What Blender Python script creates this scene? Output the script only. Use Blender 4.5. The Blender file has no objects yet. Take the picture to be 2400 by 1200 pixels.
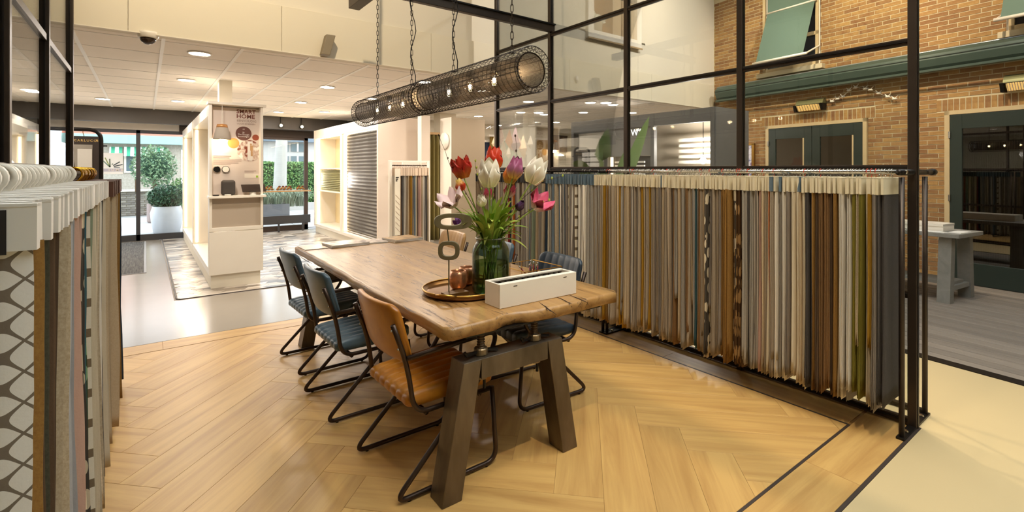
import bpy, bmesh, math, random
from mathutils import Vector, Matrix
random.seed(7)
R = math.radians
scene = bpy.context.scene
col = scene.collection

# ---------------------------------------------------------------- camera
F, CX, CY, H = 1150.0, 1200.0, 398.0, 1.52
YAW = R(36.76)
SA, CA = math.sin(YAW), math.cos(YAW)
cam = bpy.data.cameras.new('camera')
cam.sensor_width = 36.0
cam.lens = 36.0 * F / 2400.0
cam.shift_y = (CY - 600.0) / 2400.0
cam.clip_start = 0.03
cam.clip_end = 300
camo = bpy.data.objects.new('camera', cam)
camo.location = (0, 0, H)
camo.rotation_euler = (R(90), 0, -YAW)
col.objects.link(camo)
scene.camera = camo

# ---------------------------------------------------------------- view, world
scene.view_settings.view_transform = 'Standard'
scene.view_settings.look = 'None'
scene.view_settings.gamma = 1
scene.view_settings.use_curve_mapping = False
scene.view_settings.exposure = 0.42
world = bpy.data.worlds.new('sky')
scene.world = world
world.use_nodes = True
bg = world.node_tree.nodes['Background']
bg.inputs[0].default_value = (0.84, 0.92, 1.0, 1)
bg.inputs[1].default_value = 3.9

# pixel -> place
def ray(u, v):
    a = (u - CX) / F
    return Vector((CA * a + SA, -SA * a + CA, (CY - v) / F))
def on_z(u, v, z=0.0):
    d = ray(u, v); k = (z - H) / d.z
    return Vector((d.x * k, d.y * k, z))
def on_y(u, v, Y):
    d = ray(u, v); k = Y / d.y
    return Vector((d.x * k, Y, H + d.z * k))
def on_x(u, v, X):
    d = ray(u, v); k = X / d.x
    return Vector((X, d.y * k, H + d.z * k))

# ---------------------------------------------------------------- materials
def lin(h):
    if isinstance(h, str):
        h = h.lstrip('#'); c = [int(h[i:i + 2], 16) / 255 for i in (0, 2, 4)]
    else:
        c = list(h)
        return (c[0], c[1], c[2], 1)
    return tuple((x / 12.92 if x <= .04045 else ((x + .055) / 1.055) ** 2.4) for x in c) + (1,)
MATS = {}
def base(name):
    m = bpy.data.materials.new(name); m.use_nodes = True
    nt = m.node_tree
    return m, nt, nt.nodes['Principled BSDF']
def mix(nt, fac, a, b):
    n = nt.nodes.new('ShaderNodeMix'); n.data_type = 'RGBA'
    for s, val in ((n.inputs[0], fac), (n.inputs[6], a), (n.inputs[7], b)):
        if hasattr(val, 'is_linked'): nt.links.new(val, s)
        else: s.default_value = val
    return n.outputs[2]
def math_n(nt, op, a, b=None, c=None):
    n = nt.nodes.new('ShaderNodeMath'); n.operation = op
    for i, val in enumerate((a, b, c)):
        if val is None: continue
        if hasattr(val, 'is_linked'): nt.links.new(val, n.inputs[i])
        else: n.inputs[i].default_value = val
    return n.outputs[0]
def coords(nt, scale=(1, 1, 1), which='Object', loc=None):
    t = nt.nodes.new('ShaderNodeTexCoord'); mp = nt.nodes.new('ShaderNodeMapping')
    mp.inputs['Scale'].default_value = scale
    nt.links.new(t.outputs[which], mp.inputs[0])
    if loc is not None:
        nt.links.new(loc, mp.inputs['Location'])
    return mp.outputs[0]
def noise(nt, vec, sc=5, det=3, rough=.5, dist=0):
    n = nt.nodes.new('ShaderNodeTexNoise')
    n.inputs['Scale'].default_value = sc; n.inputs['Detail'].default_value = det
    n.inputs['Roughness'].default_value = rough; n.inputs['Distortion'].default_value = dist
    nt.links.new(vec, n.inputs['Vector'])
    return n.outputs['Fac']
def ramp(nt, fac, stops):
    n = nt.nodes.new('ShaderNodeValToRGB')
    while len(n.color_ramp.elements) < len(stops): n.color_ramp.elements.new(.5)
    for e, (p, c) in zip(n.color_ramp.elements, stops):
        e.position = p; e.color = c if len(c) == 4 else tuple(c) + (1,)
    nt.links.new(fac, n.inputs[0])
    return n.outputs[0]
def rnd(nt):
    n = nt.nodes.new('ShaderNodeObjectInfo'); return n.outputs['Random']
def bump(nt, bsdf, h, strength=.3, dist=.01):
    n = nt.nodes.new('ShaderNodeBump'); n.inputs['Strength'].default_value = strength
    n.inputs['Distance'].default_value = dist
    nt.links.new(h, n.inputs['Height']); nt.links.new(n.outputs[0], bsdf.inputs['Normal'])
def hsv(nt, colr, v=None, h=None, s=None):
    n = nt.nodes.new('ShaderNodeHueSaturation')
    if hasattr(colr, 'is_linked'): nt.links.new(colr, n.inputs['Color'])
    else: n.inputs['Color'].default_value = colr
    for nm, val in (('Value', v), ('Hue', h), ('Saturation', s)):
        if val is not None:
            if hasattr(val, 'is_linked'): nt.links.new(val, n.inputs[nm])
            else: n.inputs[nm].default_value = val
    return n.outputs[0]
def maprange(nt, x, a, b):
    n = nt.nodes.new('ShaderNodeMapRange')
    nt.links.new(x, n.inputs[0]); n.inputs[3].default_value = a; n.inputs[4].default_value = b
    return n.outputs[0]

def plain(name, hexc, rough=.5, metal=0, var=.08, sc=6, bmp=0, bsc=60, spec=.5, coat=0):
    """plain surface with a faint mottling"""
    if name in MATS: return MATS[name]
    m, nt, b = base(name)
    c = lin(hexc)
    vec = coords(nt)
    f = noise(nt, vec, sc, 4)
    nt.links.new(hsv(nt, c, maprange(nt, f, 1 - var, 1 + var)), b.inputs['Base Color'])
    b.inputs['Roughness'].default_value = rough; b.inputs['Metallic'].default_value = metal
    b.inputs['Specular IOR Level'].default_value = spec
    b.inputs['Coat Weight'].default_value = coat
    if bmp: bump(nt, b, noise(nt, vec, bsc, 3), bmp, .003)
    MATS[name] = m
    return m
def emit(name, hexc, strength):
    if name in MATS: return MATS[name]
    m, nt, b = base(name)
    b.inputs['Base Color'].default_value = lin(hexc)
    b.inputs['Emission Color'].default_value = lin(hexc)
    b.inputs['Emission Strength'].default_value = strength
    MATS[name] = m
    return m
def glass_thin(name, tint='#ffffff', refl=1.0, rough=0.0, ior=1.5):
    """window pane: clear, with mirror reflection by angle"""
    if name in MATS: return MATS[name]
    m, nt, b = base(name)
    nt.nodes.remove(b)
    out = nt.nodes['Material Output']
    tr = nt.nodes.new('ShaderNodeBsdfTransparent'); tr.inputs[0].default_value = lin(tint)
    gl = nt.nodes.new('ShaderNodeBsdfGlossy'); gl.inputs['Roughness'].default_value = rough
    fr = nt.nodes.new('ShaderNodeFresnel'); fr.inputs[0].default_value = ior
    mx = nt.nodes.new('ShaderNodeMixShader')
    k = math_n(nt, 'MULTIPLY', fr.outputs[0], refl)
    nt.links.new(k, mx.inputs[0]); nt.links.new(tr.outputs[0], mx.inputs[1]); nt.links.new(gl.outputs[0], mx.inputs[2])
    nt.links.new(mx.outputs[0], out.inputs[0])
    MATS[name] = m
    return m
def wood(name, c1, c2, rough=.4, sc=(1.2, 14, 14), rv=.12, dark=None, bmp=.08, amt=.8):
    """grain along local X, tone varies per object"""
    if name in MATS: return MATS[name]
    m, nt, b = base(name)
    r = rnd(nt)
    cmb = nt.nodes.new('ShaderNodeCombineXYZ')
    nt.links.new(math_n(nt, 'MULTIPLY', r, 37.0), cmb.inputs[0]); nt.links.new(math_n(nt, 'MULTIPLY', r, 91.0), cmb.inputs[1])
    vec = coords(nt, sc, 'Object', cmb.outputs[0])
    f = noise(nt, vec, 1.0, 7, .62, .6)
    colr = ramp(nt, f, [(.30, lin(c2)), (.62, lin(c1))])
    colr = mix(nt, amt, lin(c1), colr)
    if dark:
        vec2 = coords(nt, (sc[0] * 1.4, sc[1] * 1.2, sc[2]), 'Object', cmb.outputs[0])
        f2 = noise(nt, vec2, .9, 6, .7, 1.5)
        colr = mix(nt, ramp(nt, f2, [(.62, (0, 0, 0)), (.70, (1, 1, 1))]), colr, lin(dark))
    colr = hsv(nt, colr, maprange(nt, r, 1 - rv, 1 + rv))
    nt.links.new(colr, b.inputs['Base Color'])
    b.inputs['Roughness'].default_value = rough
    bump(nt, b, f, bmp, .004)
    MATS[name] = m
    return m

# ---------------------------------------------------------------- mesh helpers
W = {}
class MB:
    def __init__(s): s.v = []; s.f = []; s.smooth = False
    def quad(s, a, b, c, d):
        n = len(s.v); s.v += [tuple(a), tuple(b), tuple(c), tuple(d)]; s.f.append((n, n + 1, n + 2, n + 3)); return s
    def box(s, x0, x1, y0, y1, z0, z1):
        x0, x1 = min(x0, x1), max(x0, x1); y0, y1 = min(y0, y1), max(y0, y1); z0, z1 = min(z0, z1), max(z0, z1)
        n = len(s.v)
        s.v += [(x0, y0, z0), (x1, y0, z0), (x1, y1, z0), (x0, y1, z0), (x0, y0, z1), (x1, y0, z1), (x1, y1, z1), (x0, y1, z1)]
        s.f += [tuple(n + i for i in q) for q in ((0, 3, 2, 1), (4, 5, 6, 7), (0, 1, 5, 4), (1, 2, 6, 5), (2, 3, 7, 6), (3, 0, 4, 7))]
        return s
    def hexa(s, bot, top):
        n = len(s.v); k = len(bot)
        s.v += [tuple(p) for p in bot] + [tuple(p) for p in top]
        s.f.append(tuple(n + i for i in reversed(range(k)))); s.f.append(tuple(n + k + i for i in range(k)))
        for i in range(k):
            j = (i + 1) % k
            s.f.append((n + i, n + j, n + k + j, n + k + i))
        return s
    def prism(s, poly, z0, z1):
        a = sum(poly[i][0] * poly[(i + 1) % len(poly)][1] - poly[(i + 1) % len(poly)][0] * poly[i][1] for i in range(len(poly)))
        if a < 0: poly = poly[::-1]
        return s.hexa([(p[0], p[1], z0) for p in poly], [(p[0], p[1], z1) for p in poly])
    def beam(s, a, b, w, h, up=(0, 0, 1)):
        a, b = Vector(a), Vector(b); d = (b - a).normalized(); up = Vector(up)
        x = d.cross(up).normalized(); y = x.cross(d).normalized()
        o = [x * sx * w / 2 + y * sy * h / 2 for sx, sy in ((-1, -1), (1, -1), (1, 1), (-1, 1))]
        return s.hexa([a + k for k in reversed(o)], [b + k for k in reversed(o)])
    def tube(s, pts, r, n=8, closed=False, radii=None, cap=True):
        pts = [Vector(p) for p in pts]; k = len(pts); base_i = len(s.v)
        up = None
        for i, p in enumerate(pts):
            if closed: t = (pts[(i + 1) % k] - pts[i - 1]).normalized()
            elif i == 0: t = (pts[1] - p).normalized()
            elif i == k - 1: t = (p - pts[i - 1]).normalized()
            else: t = (pts[i + 1] - pts[i - 1]).normalized()
            if up is None:
                up = Vector((0, 0, 1)) if abs(t.z) < .9 else Vector((1, 0, 0))
            x = t.cross(up)
            if x.length < 1e-5: x = t.orthogonal()
            x.normalize(); y = x.cross(t).normalized(); up = y
            rr = radii[i] if radii else r
            for j in range(n):
                a = 2 * math.pi * j / n
                s.v.append(tuple(p + x * math.cos(a) * rr + y * math.sin(a) * rr))
        m = k if closed else k - 1
        for i in range(m):
            i2 = (i + 1) % k
            for j in range(n):
                j2 = (j + 1) % n
                s.f.append((base_i + i * n + j, base_i + i * n + j2, base_i + i2 * n + j2, base_i + i2 * n + j))
        if cap and not closed:
            s.f.append(tuple(base_i + j for j in reversed(range(n))))
            s.f.append(tuple(base_i + (k - 1) * n + j for j in range(n)))
        return s
    def lathe(s, prof, n=24, c=(0, 0, 0), ax='z'):
        b0 = len(s.v); k = len(prof)
        for r, z in prof:
            for j in range(n):
                a = 2 * math.pi * j / n
                p = (r * math.cos(a), r * math.sin(a), z)
                if ax == 'y': p = (p[0], p[2], -p[1])
                if ax == 'x': p = (p[2], p[1], -p[0])
                s.v.append((c[0] + p[0], c[1] + p[1], c[2] + p[2]))
        for i in range(k - 1):
            for j in range(n):
                j2 = (j + 1) % n
                s.f.append((b0 + i * n + j, b0 + i * n + j2, b0 + (i + 1) * n + j2, b0 + (i + 1) * n + j))
        if prof[0][0] > 1e-6: s.f.append(tuple(b0 + j for j in reversed(range(n))))
        if prof[-1][0] > 1e-6: s.f.append(tuple(b0 + (k - 1) * n + j for j in range(n)))
        return s
    def ball(s, c, r, n=12, m=8, sc=(1, 1, 1)):
        b0 = len(s.v)
        for i in range(m + 1):
            th = math.pi * i / m
            for j in range(n):
                a = 2 * math.pi * j / n
                s.v.append((c[0] + r * sc[0] * math.sin(th) * math.cos(a), c[1] + r * sc[1] * math.sin(th) * math.sin(a), c[2] - r * sc[2] * math.cos(th)))
        for i in range(m):
            for j in range(n):
                j2 = (j + 1) % n
                s.f.append((b0 + i * n + j, b0 + i * n + j2, b0 + (i + 1) * n + j2, b0 + (i + 1) * n + j))
        return s
    def grid(s, fn, nu, nv):
        b0 = len(s.v)
        for i in range(nu + 1):
            for j in range(nv + 1): s.v.append(tuple(fn(i / nu, j / nv)))
        for i in range(nu):
            for j in range(nv):
                a = b0 + i * (nv + 1) + j
                s.f.append((a, a + 1, a + nv + 2, a + nv + 1))
        return s
    def build(s, name, mat, parent=None, smooth=False, bevel=0, seg=2, local=False, solid=0, clean=False):
        me = bpy.data.meshes.new(name)
        if parent is None and not local:
            xs = [p[0] for p in s.v]; ys = [p[1] for p in s.v]; zs = [p[2] for p in s.v]
            off = Vector(((min(xs) + max(xs)) / 2, (min(ys) + max(ys)) / 2, min(zs)))
        elif parent is None: off = Vector((0, 0, 0))
        elif local: off = Vector((0, 0, 0))
        else: off = W.get(parent.name, Vector((0, 0, 0)))
        me.from_pydata([(p[0] - off.x, p[1] - off.y, p[2] - off.z) for p in s.v], [], s.f)
        if clean:
            bm = bmesh.new(); bm.from_mesh(me)
            bmesh.ops.remove_doubles(bm, verts=bm.verts, dist=1e-5)
            bmesh.ops.recalc_face_normals(bm, faces=bm.faces); bm.to_mesh(me); bm.free()
        if smooth:
            me.polygons.foreach_set('use_smooth', [True] * len(me.polygons))
        o = bpy.data.objects.new(name, me); col.objects.link(o)
        if mat: me.materials.append(mat)
        if parent is None: o.location = off
        else: o.parent = parent
        W[o.name] = off
        if solid:
            md = o.modifiers.new('solid', 'SOLIDIFY'); md.thickness = solid; md.offset = 0
        if bevel:
            md = o.modifiers.new('bevel', 'BEVEL'); md.width = bevel; md.segments = seg; md.limit_method = 'ANGLE'
        return o
def tag(o, label=None, cat=None, group=None, kind=None):
    if label: o['label'] = label
    if cat: o['category'] = cat
    if group: o['group'] = group
    if kind: o['kind'] = kind
    return o
def thing(name, label, cat, loc=(0, 0, 0), group=None):
    o = bpy.data.objects.new(name, None); col.objects.link(o)
    o.empty_display_size = .1
    o.location = loc; W[o.name] = Vector(loc)
    return tag(o, label, cat, group)
def struct(name, parent_loc=None):
    o = bpy.data.objects.new(name, None); col.objects.link(o); o.empty_display_size = .1
    o['kind'] = 'structure'; W[o.name] = Vector((0, 0, 0))
    return o
def copy_tree(o, parent=None):
    c = o.copy(); col.objects.link(c)
    if parent is not None: c.parent = parent
    for ch in list(o.children): copy_tree(ch, c)
    return c
def inst(me_obj, parent, loc, rotz=0, name=None, mat=None):
    """another object on the same mesh data"""
    c = bpy.data.objects.new(name or me_obj.name.split('.')[0], me_obj.data); col.objects.link(c)
    c.parent = parent; c.location = loc; c.rotation_euler = (0, 0, rotz)
    if mat:
        c.material_slots[0].link = 'OBJECT'; c.material_slots[0].material = mat
    return c
def fillet(pts, rad, n=6):
    """round the corners of a polyline"""
    pts = [Vector(p) for p in pts]; out = [pts[0]]
    for i in range(1, len(pts) - 1):
        p, a, b = pts[i], pts[i - 1], pts[i + 1]
        r = rad[i - 1] if isinstance(rad, (list, tuple)) else rad
        d1, d2 = (a - p), (b - p)
        k1, k2 = min(r, d1.length * .49), min(r, d2.length * .49)
        s, e = p + d1.normalized() * k1, p + d2.normalized() * k2
        for j in range(n + 1):
            t = j / n
            out.append(s * (1 - t) ** 2 + p * 2 * t * (1 - t) + e * t ** 2)
    out.append(pts[-1])
    return out
def text(body, size, mat, parent, loc, rot=(R(90), 0, 0), align='LEFT', ext=.0008, name='lettering', bold=0, spacing=1):
    cu = bpy.data.curves.new('t', 'FONT'); cu.body = body; cu.size = size; cu.extrude = ext
    cu.align_x = align; cu.offset = bold; cu.space_character = spacing; cu.resolution_u = 2
    to = bpy.data.objects.new('t', cu)
    col.objects.link(to)
    dg = bpy.context.evaluated_depsgraph_get()
    me = bpy.data.meshes.new_from_object(to.evaluated_get(dg))
    bpy.data.objects.remove(to); bpy.data.curves.remove(cu)
    me.materials.clear(); me.materials.append(mat)
    o = bpy.data.objects.new(name, me); col.objects.link(o)
    o.parent = parent
    o.location = Vector(loc) - W.get(parent.name, Vector((0, 0, 0))); o.rotation_euler = rot
    return o
def clip(poly, x0, x1, y0, y1):
    for ax, val, sg in ((0, x0, 1), (0, x1, -1), (1, y0, 1), (1, y1, -1)):
        out = []
        for i in range(len(poly)):
            a, b = poly[i], poly[(i + 1) % len(poly)]
            ia, ib = (a[ax] - val) * sg >= 0, (b[ax] - val) * sg >= 0
            if ia: out.append(a)
            if ia != ib:
                t = (val - a[ax]) / (b[ax] - a[ax])
                out.append((a[0] + (b[0] - a[0]) * t, a[1] + (b[1] - a[1]) * t))
        poly = out
        if len(poly) < 3: return []
    return poly
# ================================================================ lights of the place
CEIL = 2.77
FASC = 5.5
ROOF = 5.8
def lamp(kind, name, loc, energy, colr, size=.1, target=None, angle=60, blend=.6):
    l = bpy.data.lights.new(name, kind); l.energy = energy; l.color = colr[:3]
    if kind == 'SPOT':
        l.spot_size = R(angle); l.spot_blend = blend; l.shadow_soft_size = size
    elif kind == 'AREA':
        l.shape = 'DISK'; l.size = size
    else: l.shadow_soft_size = size
    o = bpy.data.objects.new(name, l); col.objects.link(o); o.location = loc
    if target is not None:
        o.rotation_euler = (Vector(target) - Vector(loc)).to_track_quat('-Z', 'Y').to_euler()
    return o
WARM = (1.0, .81, .56)
SOFT = (1.0, .92, .84)
NEUT = (1.0, .93, .84)
SPOTS = [  # place, aim, watts, beam
    ((1.6, 3.6, 5.1), (1.7, 3.0, 0), 60, 82), ((2.9, 1.0, 5.1), (2.4, 1.3, 0), 130, 78),
    ((4.9, 2.8, 5.1), (3.0, 2.4, .2), 400, 56), ((.2, 1.2, 5.1), (.5, 1.4, 0), 90, 72),
    ((3.85, 4.5, 5.1), (3.75, .9, .0), 330, 44), ((1.2, .2, 5.1), (3.3, 2.4, .9), 420, 62),
    ((6.2, 1.4, 5.1), (8.9, 1.6, 3.0), 400, 90), ((6.4, 3.4, 5.1), (9.0, 3.6, 3.2), 400, 90),
    ((.4, 3.0, 4.9), (1.0, 5.5, 3.9), 480, 95), ((4.4, 1.6, 5.1), (6.0, .2, 0), 90, 80),
    ((5.6, 2.4, 5.1), (5.6, 5.5, 3.3), 420, 105), ((7.6, 2.6, 5.1), (7.8, 5.5, 3.3), 300, 90),  # these two added out of view to brighten the bulkhead wall
]
for i, (p, t, e, a) in enumerate(SPOTS):
    lamp('SPOT', 'track_spot_light', p, e * .63, NEUT if i >= 10 else WARM, .025 if i in (2, 4) else .045, t, a, .7)

# ================================================================ surfaces
M_wall = plain('wall paint', '#dcd3c0', .75, var=.03, sc=1.5)
M_band = plain('bulkhead paint', '#ded4bd', .6, var=.03, sc=1.2)
M_white = plain('white lacquer', '#ece4d6', .4, var=.03)
M_offw = plain('off white board', '#e6ddca', .55, var=.03)
M_tile = plain('ceiling tile', '#efe7dd', .85, var=.03, sc=3, bmp=.1, bsc=220)
M_tbar = plain('ceiling grid', '#f3f0ec', .5, var=.02)
M_dark = plain('dark steel', '#453b33', .42, .75, var=.15, sc=14, bmp=.05)
M_black = plain('black steel', '#231f1c', .38, .6, var=.15, sc=14)
M_anth = plain('anthracite frame', '#3f3f42', .45, .2, var=.05)
M_green = plain('dark green paint', '#25302a', .45, var=.08)
M_glass = glass_thin('clear glass', '#fbfdfc', .75)
M_chrome = plain('steel', '#b9b4ac', .25, 1, var=.05)
M_brass = plain('brass', '#a8823e', .3, 1, var=.12, sc=9)
M_lamp = emit('lamp glow', '#fff0d8', 22)
M_led = emit('led strip', '#ffe2b4', 6)
M_resin = plain('beige cast floor', '#c6b084', .42, var=.05, sc=1.1, bmp=.02, bsc=30)
M_screed = plain('grey cast floor', '#928a7e', .2, var=.08, sc=1.6, bmp=.02, bsc=14)
M_inlay = plain('dark inlay', '#3b3029', .5)
M_oak = wood('oak plank', '#cba260', '#a97d44', .42, (.9, 13, 13), .10, None, .04, .85)
M_deck = wood('grey deck', '#81766a', '#6b6157', .7, (.8, 22, 22), .2, None, .2, .7)
M_beam = wood('dark brown lining', '#4b3d33', '#3a2f27', .6, (.8, 9, 9), .1)

# ================================================================ floor
floor = MB().box(-7, 12, -5.5, 13.25, -.15, -.012).build('floor', M_screed); tag(floor, kind='structure')
def fl(mb, name, mat): return mb.build(name, mat, floor)
fl(MB().box(-7, .30, 5.34, 6.9, -.012, 0).box(-7, .24, 6.9, 13.2, -.012, 0).box(.30, 12, 5.34, 6.88, -.012, 0).box(4.4, 12, 6.88, 13.2, -.012, 0), 'grey_screed', M_screed)
fl(MB().box(-7, 12, -5.5, .87, -.012, 0).box(3.66, 5.34, .87, 5.32, -.012, 0), 'cast_floor', M_resin)
# herringbone oak
OX0, OX1, OY0, OY1 = -1.2, 3.355, 1.15, 5.08
pw, pl = .232, 1.16
npl = 0
fl(MB().box(OX0, 3.64, .89, 5.33, -.0119, -.0022), 'plank_bed', plain('oak joint', '#97713f', .7))
c45, s45 = math.cos(R(45)), math.sin(R(45))
def plank(poly, ang, name='plank'):
    cx = sum(p[0] for p in poly) / len(poly); cy = sum(p[1] for p in poly) / len(poly)
    ca, sa = math.cos(-ang), math.sin(-ang)
    loc = [((x - cx) * ca - (y - cy) * sa, (x - cx) * sa + (y - cy) * ca) for x, y in poly]
    mb = MB().prism(loc, -.002, 0)
    o = mb.build(name, M_oak, floor, local=True)
    W0 = W['floor']
    o.location = Vector((cx, cy, 0)) - W0; o.rotation_euler = (0, 0, ang)
    md = o.modifiers.new('bevel', 'BEVEL'); md.width = .0007; md.segments = 1
g = .0007
def hb_rects():
    n = int(round(pl / pw))           # 5 widths per length
    out = []
    for a in range(-60, 61):
        for b in range(-12, 13):
            # lattice of the herringbone: steps (1,1) and (n,-n)
            ox, oy = (a + n * b) * pw, (a - n * b) * pw
            out.append(((ox, oy, ox + pl, oy + pw), 0))
            out.append(((ox - pw, oy, ox, oy + pl), 1))
    return out
for (x0, y0, x1, y1), k in hb_rects():
    cs = [(x0 + g, y0 + g), (x1 - g, y0 + g), (x1 - g, y1 - g), (x0 + g, y1 - g)]
    rot = [(1.7 + (x * c45 - y * s45), 2.55 + (x * s45 + y * c45)) for x, y in cs]
    p = clip(rot, OX0 + g, OX1 - g, OY0 + g, OY1 - g)
    if len(p) >= 3:
        ar = abs(sum(p[q][0] * p[(q + 1) % len(p)][1] - p[(q + 1) % len(p)][0] * p[q][1] for q in range(len(p)))) / 2
        if ar > .002:
            plank(p, R(45) + (R(90) if k else 0)); npl += 1
# border planks and inlay
for x in [OX0 + q * 1.32 for q in range(-1, 5)]:
    a, b = max(x, OX0), min(x + 1.318, 3.64)
    if b - a > .05:
        plank([(a, .89), (b, .89), (b, 1.135), (a, 1.135)], 0)
        plank([(a, 5.092), (b, 5.092), (b, 5.33), (a, 5.33)], 0)
for y in [1.152 + q * 1.31 for q in range(4)]:
    b = min(y + 1.308, 5.09)
    if b > y: plank([(3.372, y), (3.64, y), (3.64, b), (3.372, b)], R(90))
fl(MB().box(OX0, 3.37, 1.136, 1.149, -.011, .0004).box(3.357, 3.371, 1.149, 5.09, -.011, .0004).box(OX0, 3.66, .872, .888, -.011, .0004).box(3.642, 3.66, .888, 5.33, -.011, .0004), 'inlay_strip', M_inlay)
fl(MB().box(OX0, 3.66, 5.331, 5.339, -.011, .0004), 'inlay_strip', M_inlay)
# mosaic of slanted tiles around the display block
TX0, TX1, TY0, TY1 = .27, 4.4, 6.92, 13.15
tilecols = ['#bfb5a8', '#ab9f90', '#978b7d', '#837769', '#cbc3b8', '#6b6157', '#b3a798', '#9d968f', '#4f4740']
TM = [plain('mosaic tone %d' % i, c, .28, var=.06, sc=9) for i, c in enumerate(tilecols)]
fl(MB().box(TX0, 4.4, 6.9, 13.15, -.012, -.004), 'tile_bed', plain('tile grout', '#8a8075', .7))
fl(MB().tube([(TX0 + .02, 13.1, .0), (TX0 + .02, TY0 + .06, 0), (TX0 + .06, TY0 + .02, 0), (4.4, TY0 + .02, 0)], .008, 6), 'tile_trim', M_inlay)
tw, td, sk = .25, .095, .055
rows = int((TY1 - TY0) / td)
rest = {}
cnt = 0
tproto = None
for r_ in range(rows):
    y = TY0 + .035 + r_ * td
    sgn = 1 if r_ % 2 else -1
    x = TX0 + .04 - random.random() * .1
    while x < TX1:
        w = tw
        if x > .73 and x + w < 1.18 and y > 7.36: x += w; continue
        if x > 3.45 and y > 8.45: x += w; continue
        ps = [(x + .003, y + .002), (x + w - .003, y + .002), (x + w - .003 + sgn * sk, y + td - .002), (x + .003 + sgn * sk, y + td - .002)]
        ps = clip(ps, TX0 + .035, TX1, TY0 + .035, TY1)
        mt = random.choice(TM)
        if len(ps) >= 3:
            if cnt < 300 and x < 2.6:
                t = MB().prism(ps, -.006, 0).build('tile', mt, floor); cnt += 1
            else:
                rest.setdefault(mt.name, (mt, MB()))[1].prism(ps, -.006, 0)
        x += w
for k, (mt, mb) in rest.items():
    o = fl(mb, 'tile_field', mt); tag(o, kind='stuff')
# coir mat at the door
def mat_mat():
    m, nt, b = base('entrance mat'); vec = coords(nt, (60, 3, 1)); f = noise(nt, vec, 1, 5, .7)
    nt.links.new(ramp(nt, f, [(.35, lin('#2b2a2a')), (.7, lin('#6b6864'))]), b.inputs['Base Color'])
    b.inputs['Roughness'].default_value = .9; bump(nt, b, f, .6, .01); return m
mat_o = thing('door_mat', 'dark grey ribbed entrance mat lying before the glass door', 'mat', (-.75, 11, 0))
MB().box(-1.5, -.02, 9.05, 13.0, .0005, .008).build('pile', mat_mat(), mat_o)
MB().box(-.02, .012, 9.05, 13.0, .0005, .006).box(-1.5, .012, 9.02, 9.05, .0005, .006).build('edging', plain('mat edge', '#8b8784', .5, .3), mat_o)

# ================================================================ terrace deck
BA = R(7.5); BD = Vector((math.sin(BA), math.cos(BA), 0)); BN = Vector((-math.cos(BA), math.sin(BA), 0))
d_ = ray(1675, 398); k_ = FASC / d_.y
BP = Vector((d_.x * k_, FASC, 0))      # far corner of the brick wall, at the floor
def bw(t, z, out=0.0):
    """point on the brick wall: t metres from its far corner towards the viewer, z up, out into the hall"""
    p = BP - BD * t + BN * out
    return Vector((p.x, p.y, z))
def on_b(u, v, out=0.0):
    d = ray(u, v); n = BN
    k = ((BP + BN * out) - Vector((0, 0, H))).dot(n) / d.dot(n)
    p = Vector((0, 0, H)) + d * k
    return (-(p - BP).dot(BD), p.z)
deck = struct('floor_deck'); deck['label'] = 'grey wooden terrace deck in front of the brick wall'
deck_len = 8.5
edge_out = 3.55
nb = 25; bwid = edge_out / nb
proto = None
for i in range(nb):
    o0 = i * bwid
    mb = MB()
    a, b = bw(-.3, 0, o0), bw(deck_len, 0, o0); c, d = bw(deck_len, 0, o0 + bwid), bw(-.3, 0, o0 + bwid)
    if proto is None:
        L = (b - a).length
        proto = MB().box(-L / 2, L / 2, -bwid / 2 + .009, bwid / 2 - .009, -.010, .012).build('deck_board', M_deck, deck, local=True)
        proto.modifiers.new('bevel', 'BEVEL').width = .005
        o = proto
    else:
        o = inst(proto, deck, (0, 0, 0)); o.modifiers.new('bevel', 'BEVEL').width = .005
    mid = (a + b + c + d) / 4
    o.location = mid; o.rotation_euler = (0, 0, math.atan2(BD.y, BD.x))
MB().hexa([bw(-.3, -.0119, 0), bw(deck_len, -.0119, 0), bw(deck_len, -.0119, edge_out), bw(-.3, -.0119, edge_out)], [bw(-.3, -.0105, 0), bw(deck_len, -.0105, 0), bw(deck_len, -.0105, edge_out), bw(-.3, -.0105, edge_out)]).build('sub_frame', M_black, deck)  # black sheet below the boards, paints the gaps dark
MB().hexa([bw(-.3, -.012, edge_out), bw(deck_len, -.012, edge_out), bw(deck_len, -.012, edge_out + .06), bw(-.3, -.012, edge_out + .06)],
          [bw(-.3, .02, edge_out), bw(deck_len, .02, edge_out), bw(deck_len, .006, edge_out + .06), bw(-.3, .006, edge_out + .06)]).build('edge_profile', M_black, deck)

# ================================================================ ceiling of the low hall
ceil = MB().box(-7, 12, FASC + .1, 13.3, CEIL + .03, CEIL + .15).build('ceiling', M_tile); tag(ceil, kind='structure')
PX, PY = .667, .65
tx = [.138 + PX * k for k in range(-10, 16)]
ty = [5.86 + PY * k for k in range(-1, 12)]
tproto = None
YE = 12.55
for x in tx[:-1]:
    for y in ty:
        y0, y1 = max(y, FASC + .005), min(y + PY, YE)
        if y1 - y0 < .05: continue
        full = abs((y1 - y0) - PY) < 1e-6
        if full and tproto is not None:
            o = inst(tproto, ceil, Vector((x + PX / 2, y + PY / 2, CEIL + .012)) - W['ceiling']); continue
        mb = MB().box(-PX / 2 + .008, PX / 2 - .008, -(y1 - y0) / 2 + .004, (y1 - y0) / 2 - .004, -.008, .012)
        o = mb.build('ceiling_tile', M_tile, ceil, local=True)
        o.location = Vector((x + PX / 2, (y0 + y1) / 2, CEIL + .012)) - W['ceiling']
        if full: tproto = o
for x in tx:
    MB().box(x - .016, x + .016, FASC + .005, YE, CEIL - .004, CEIL + .028).build('grid_bar', M_tbar, ceil)
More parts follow.
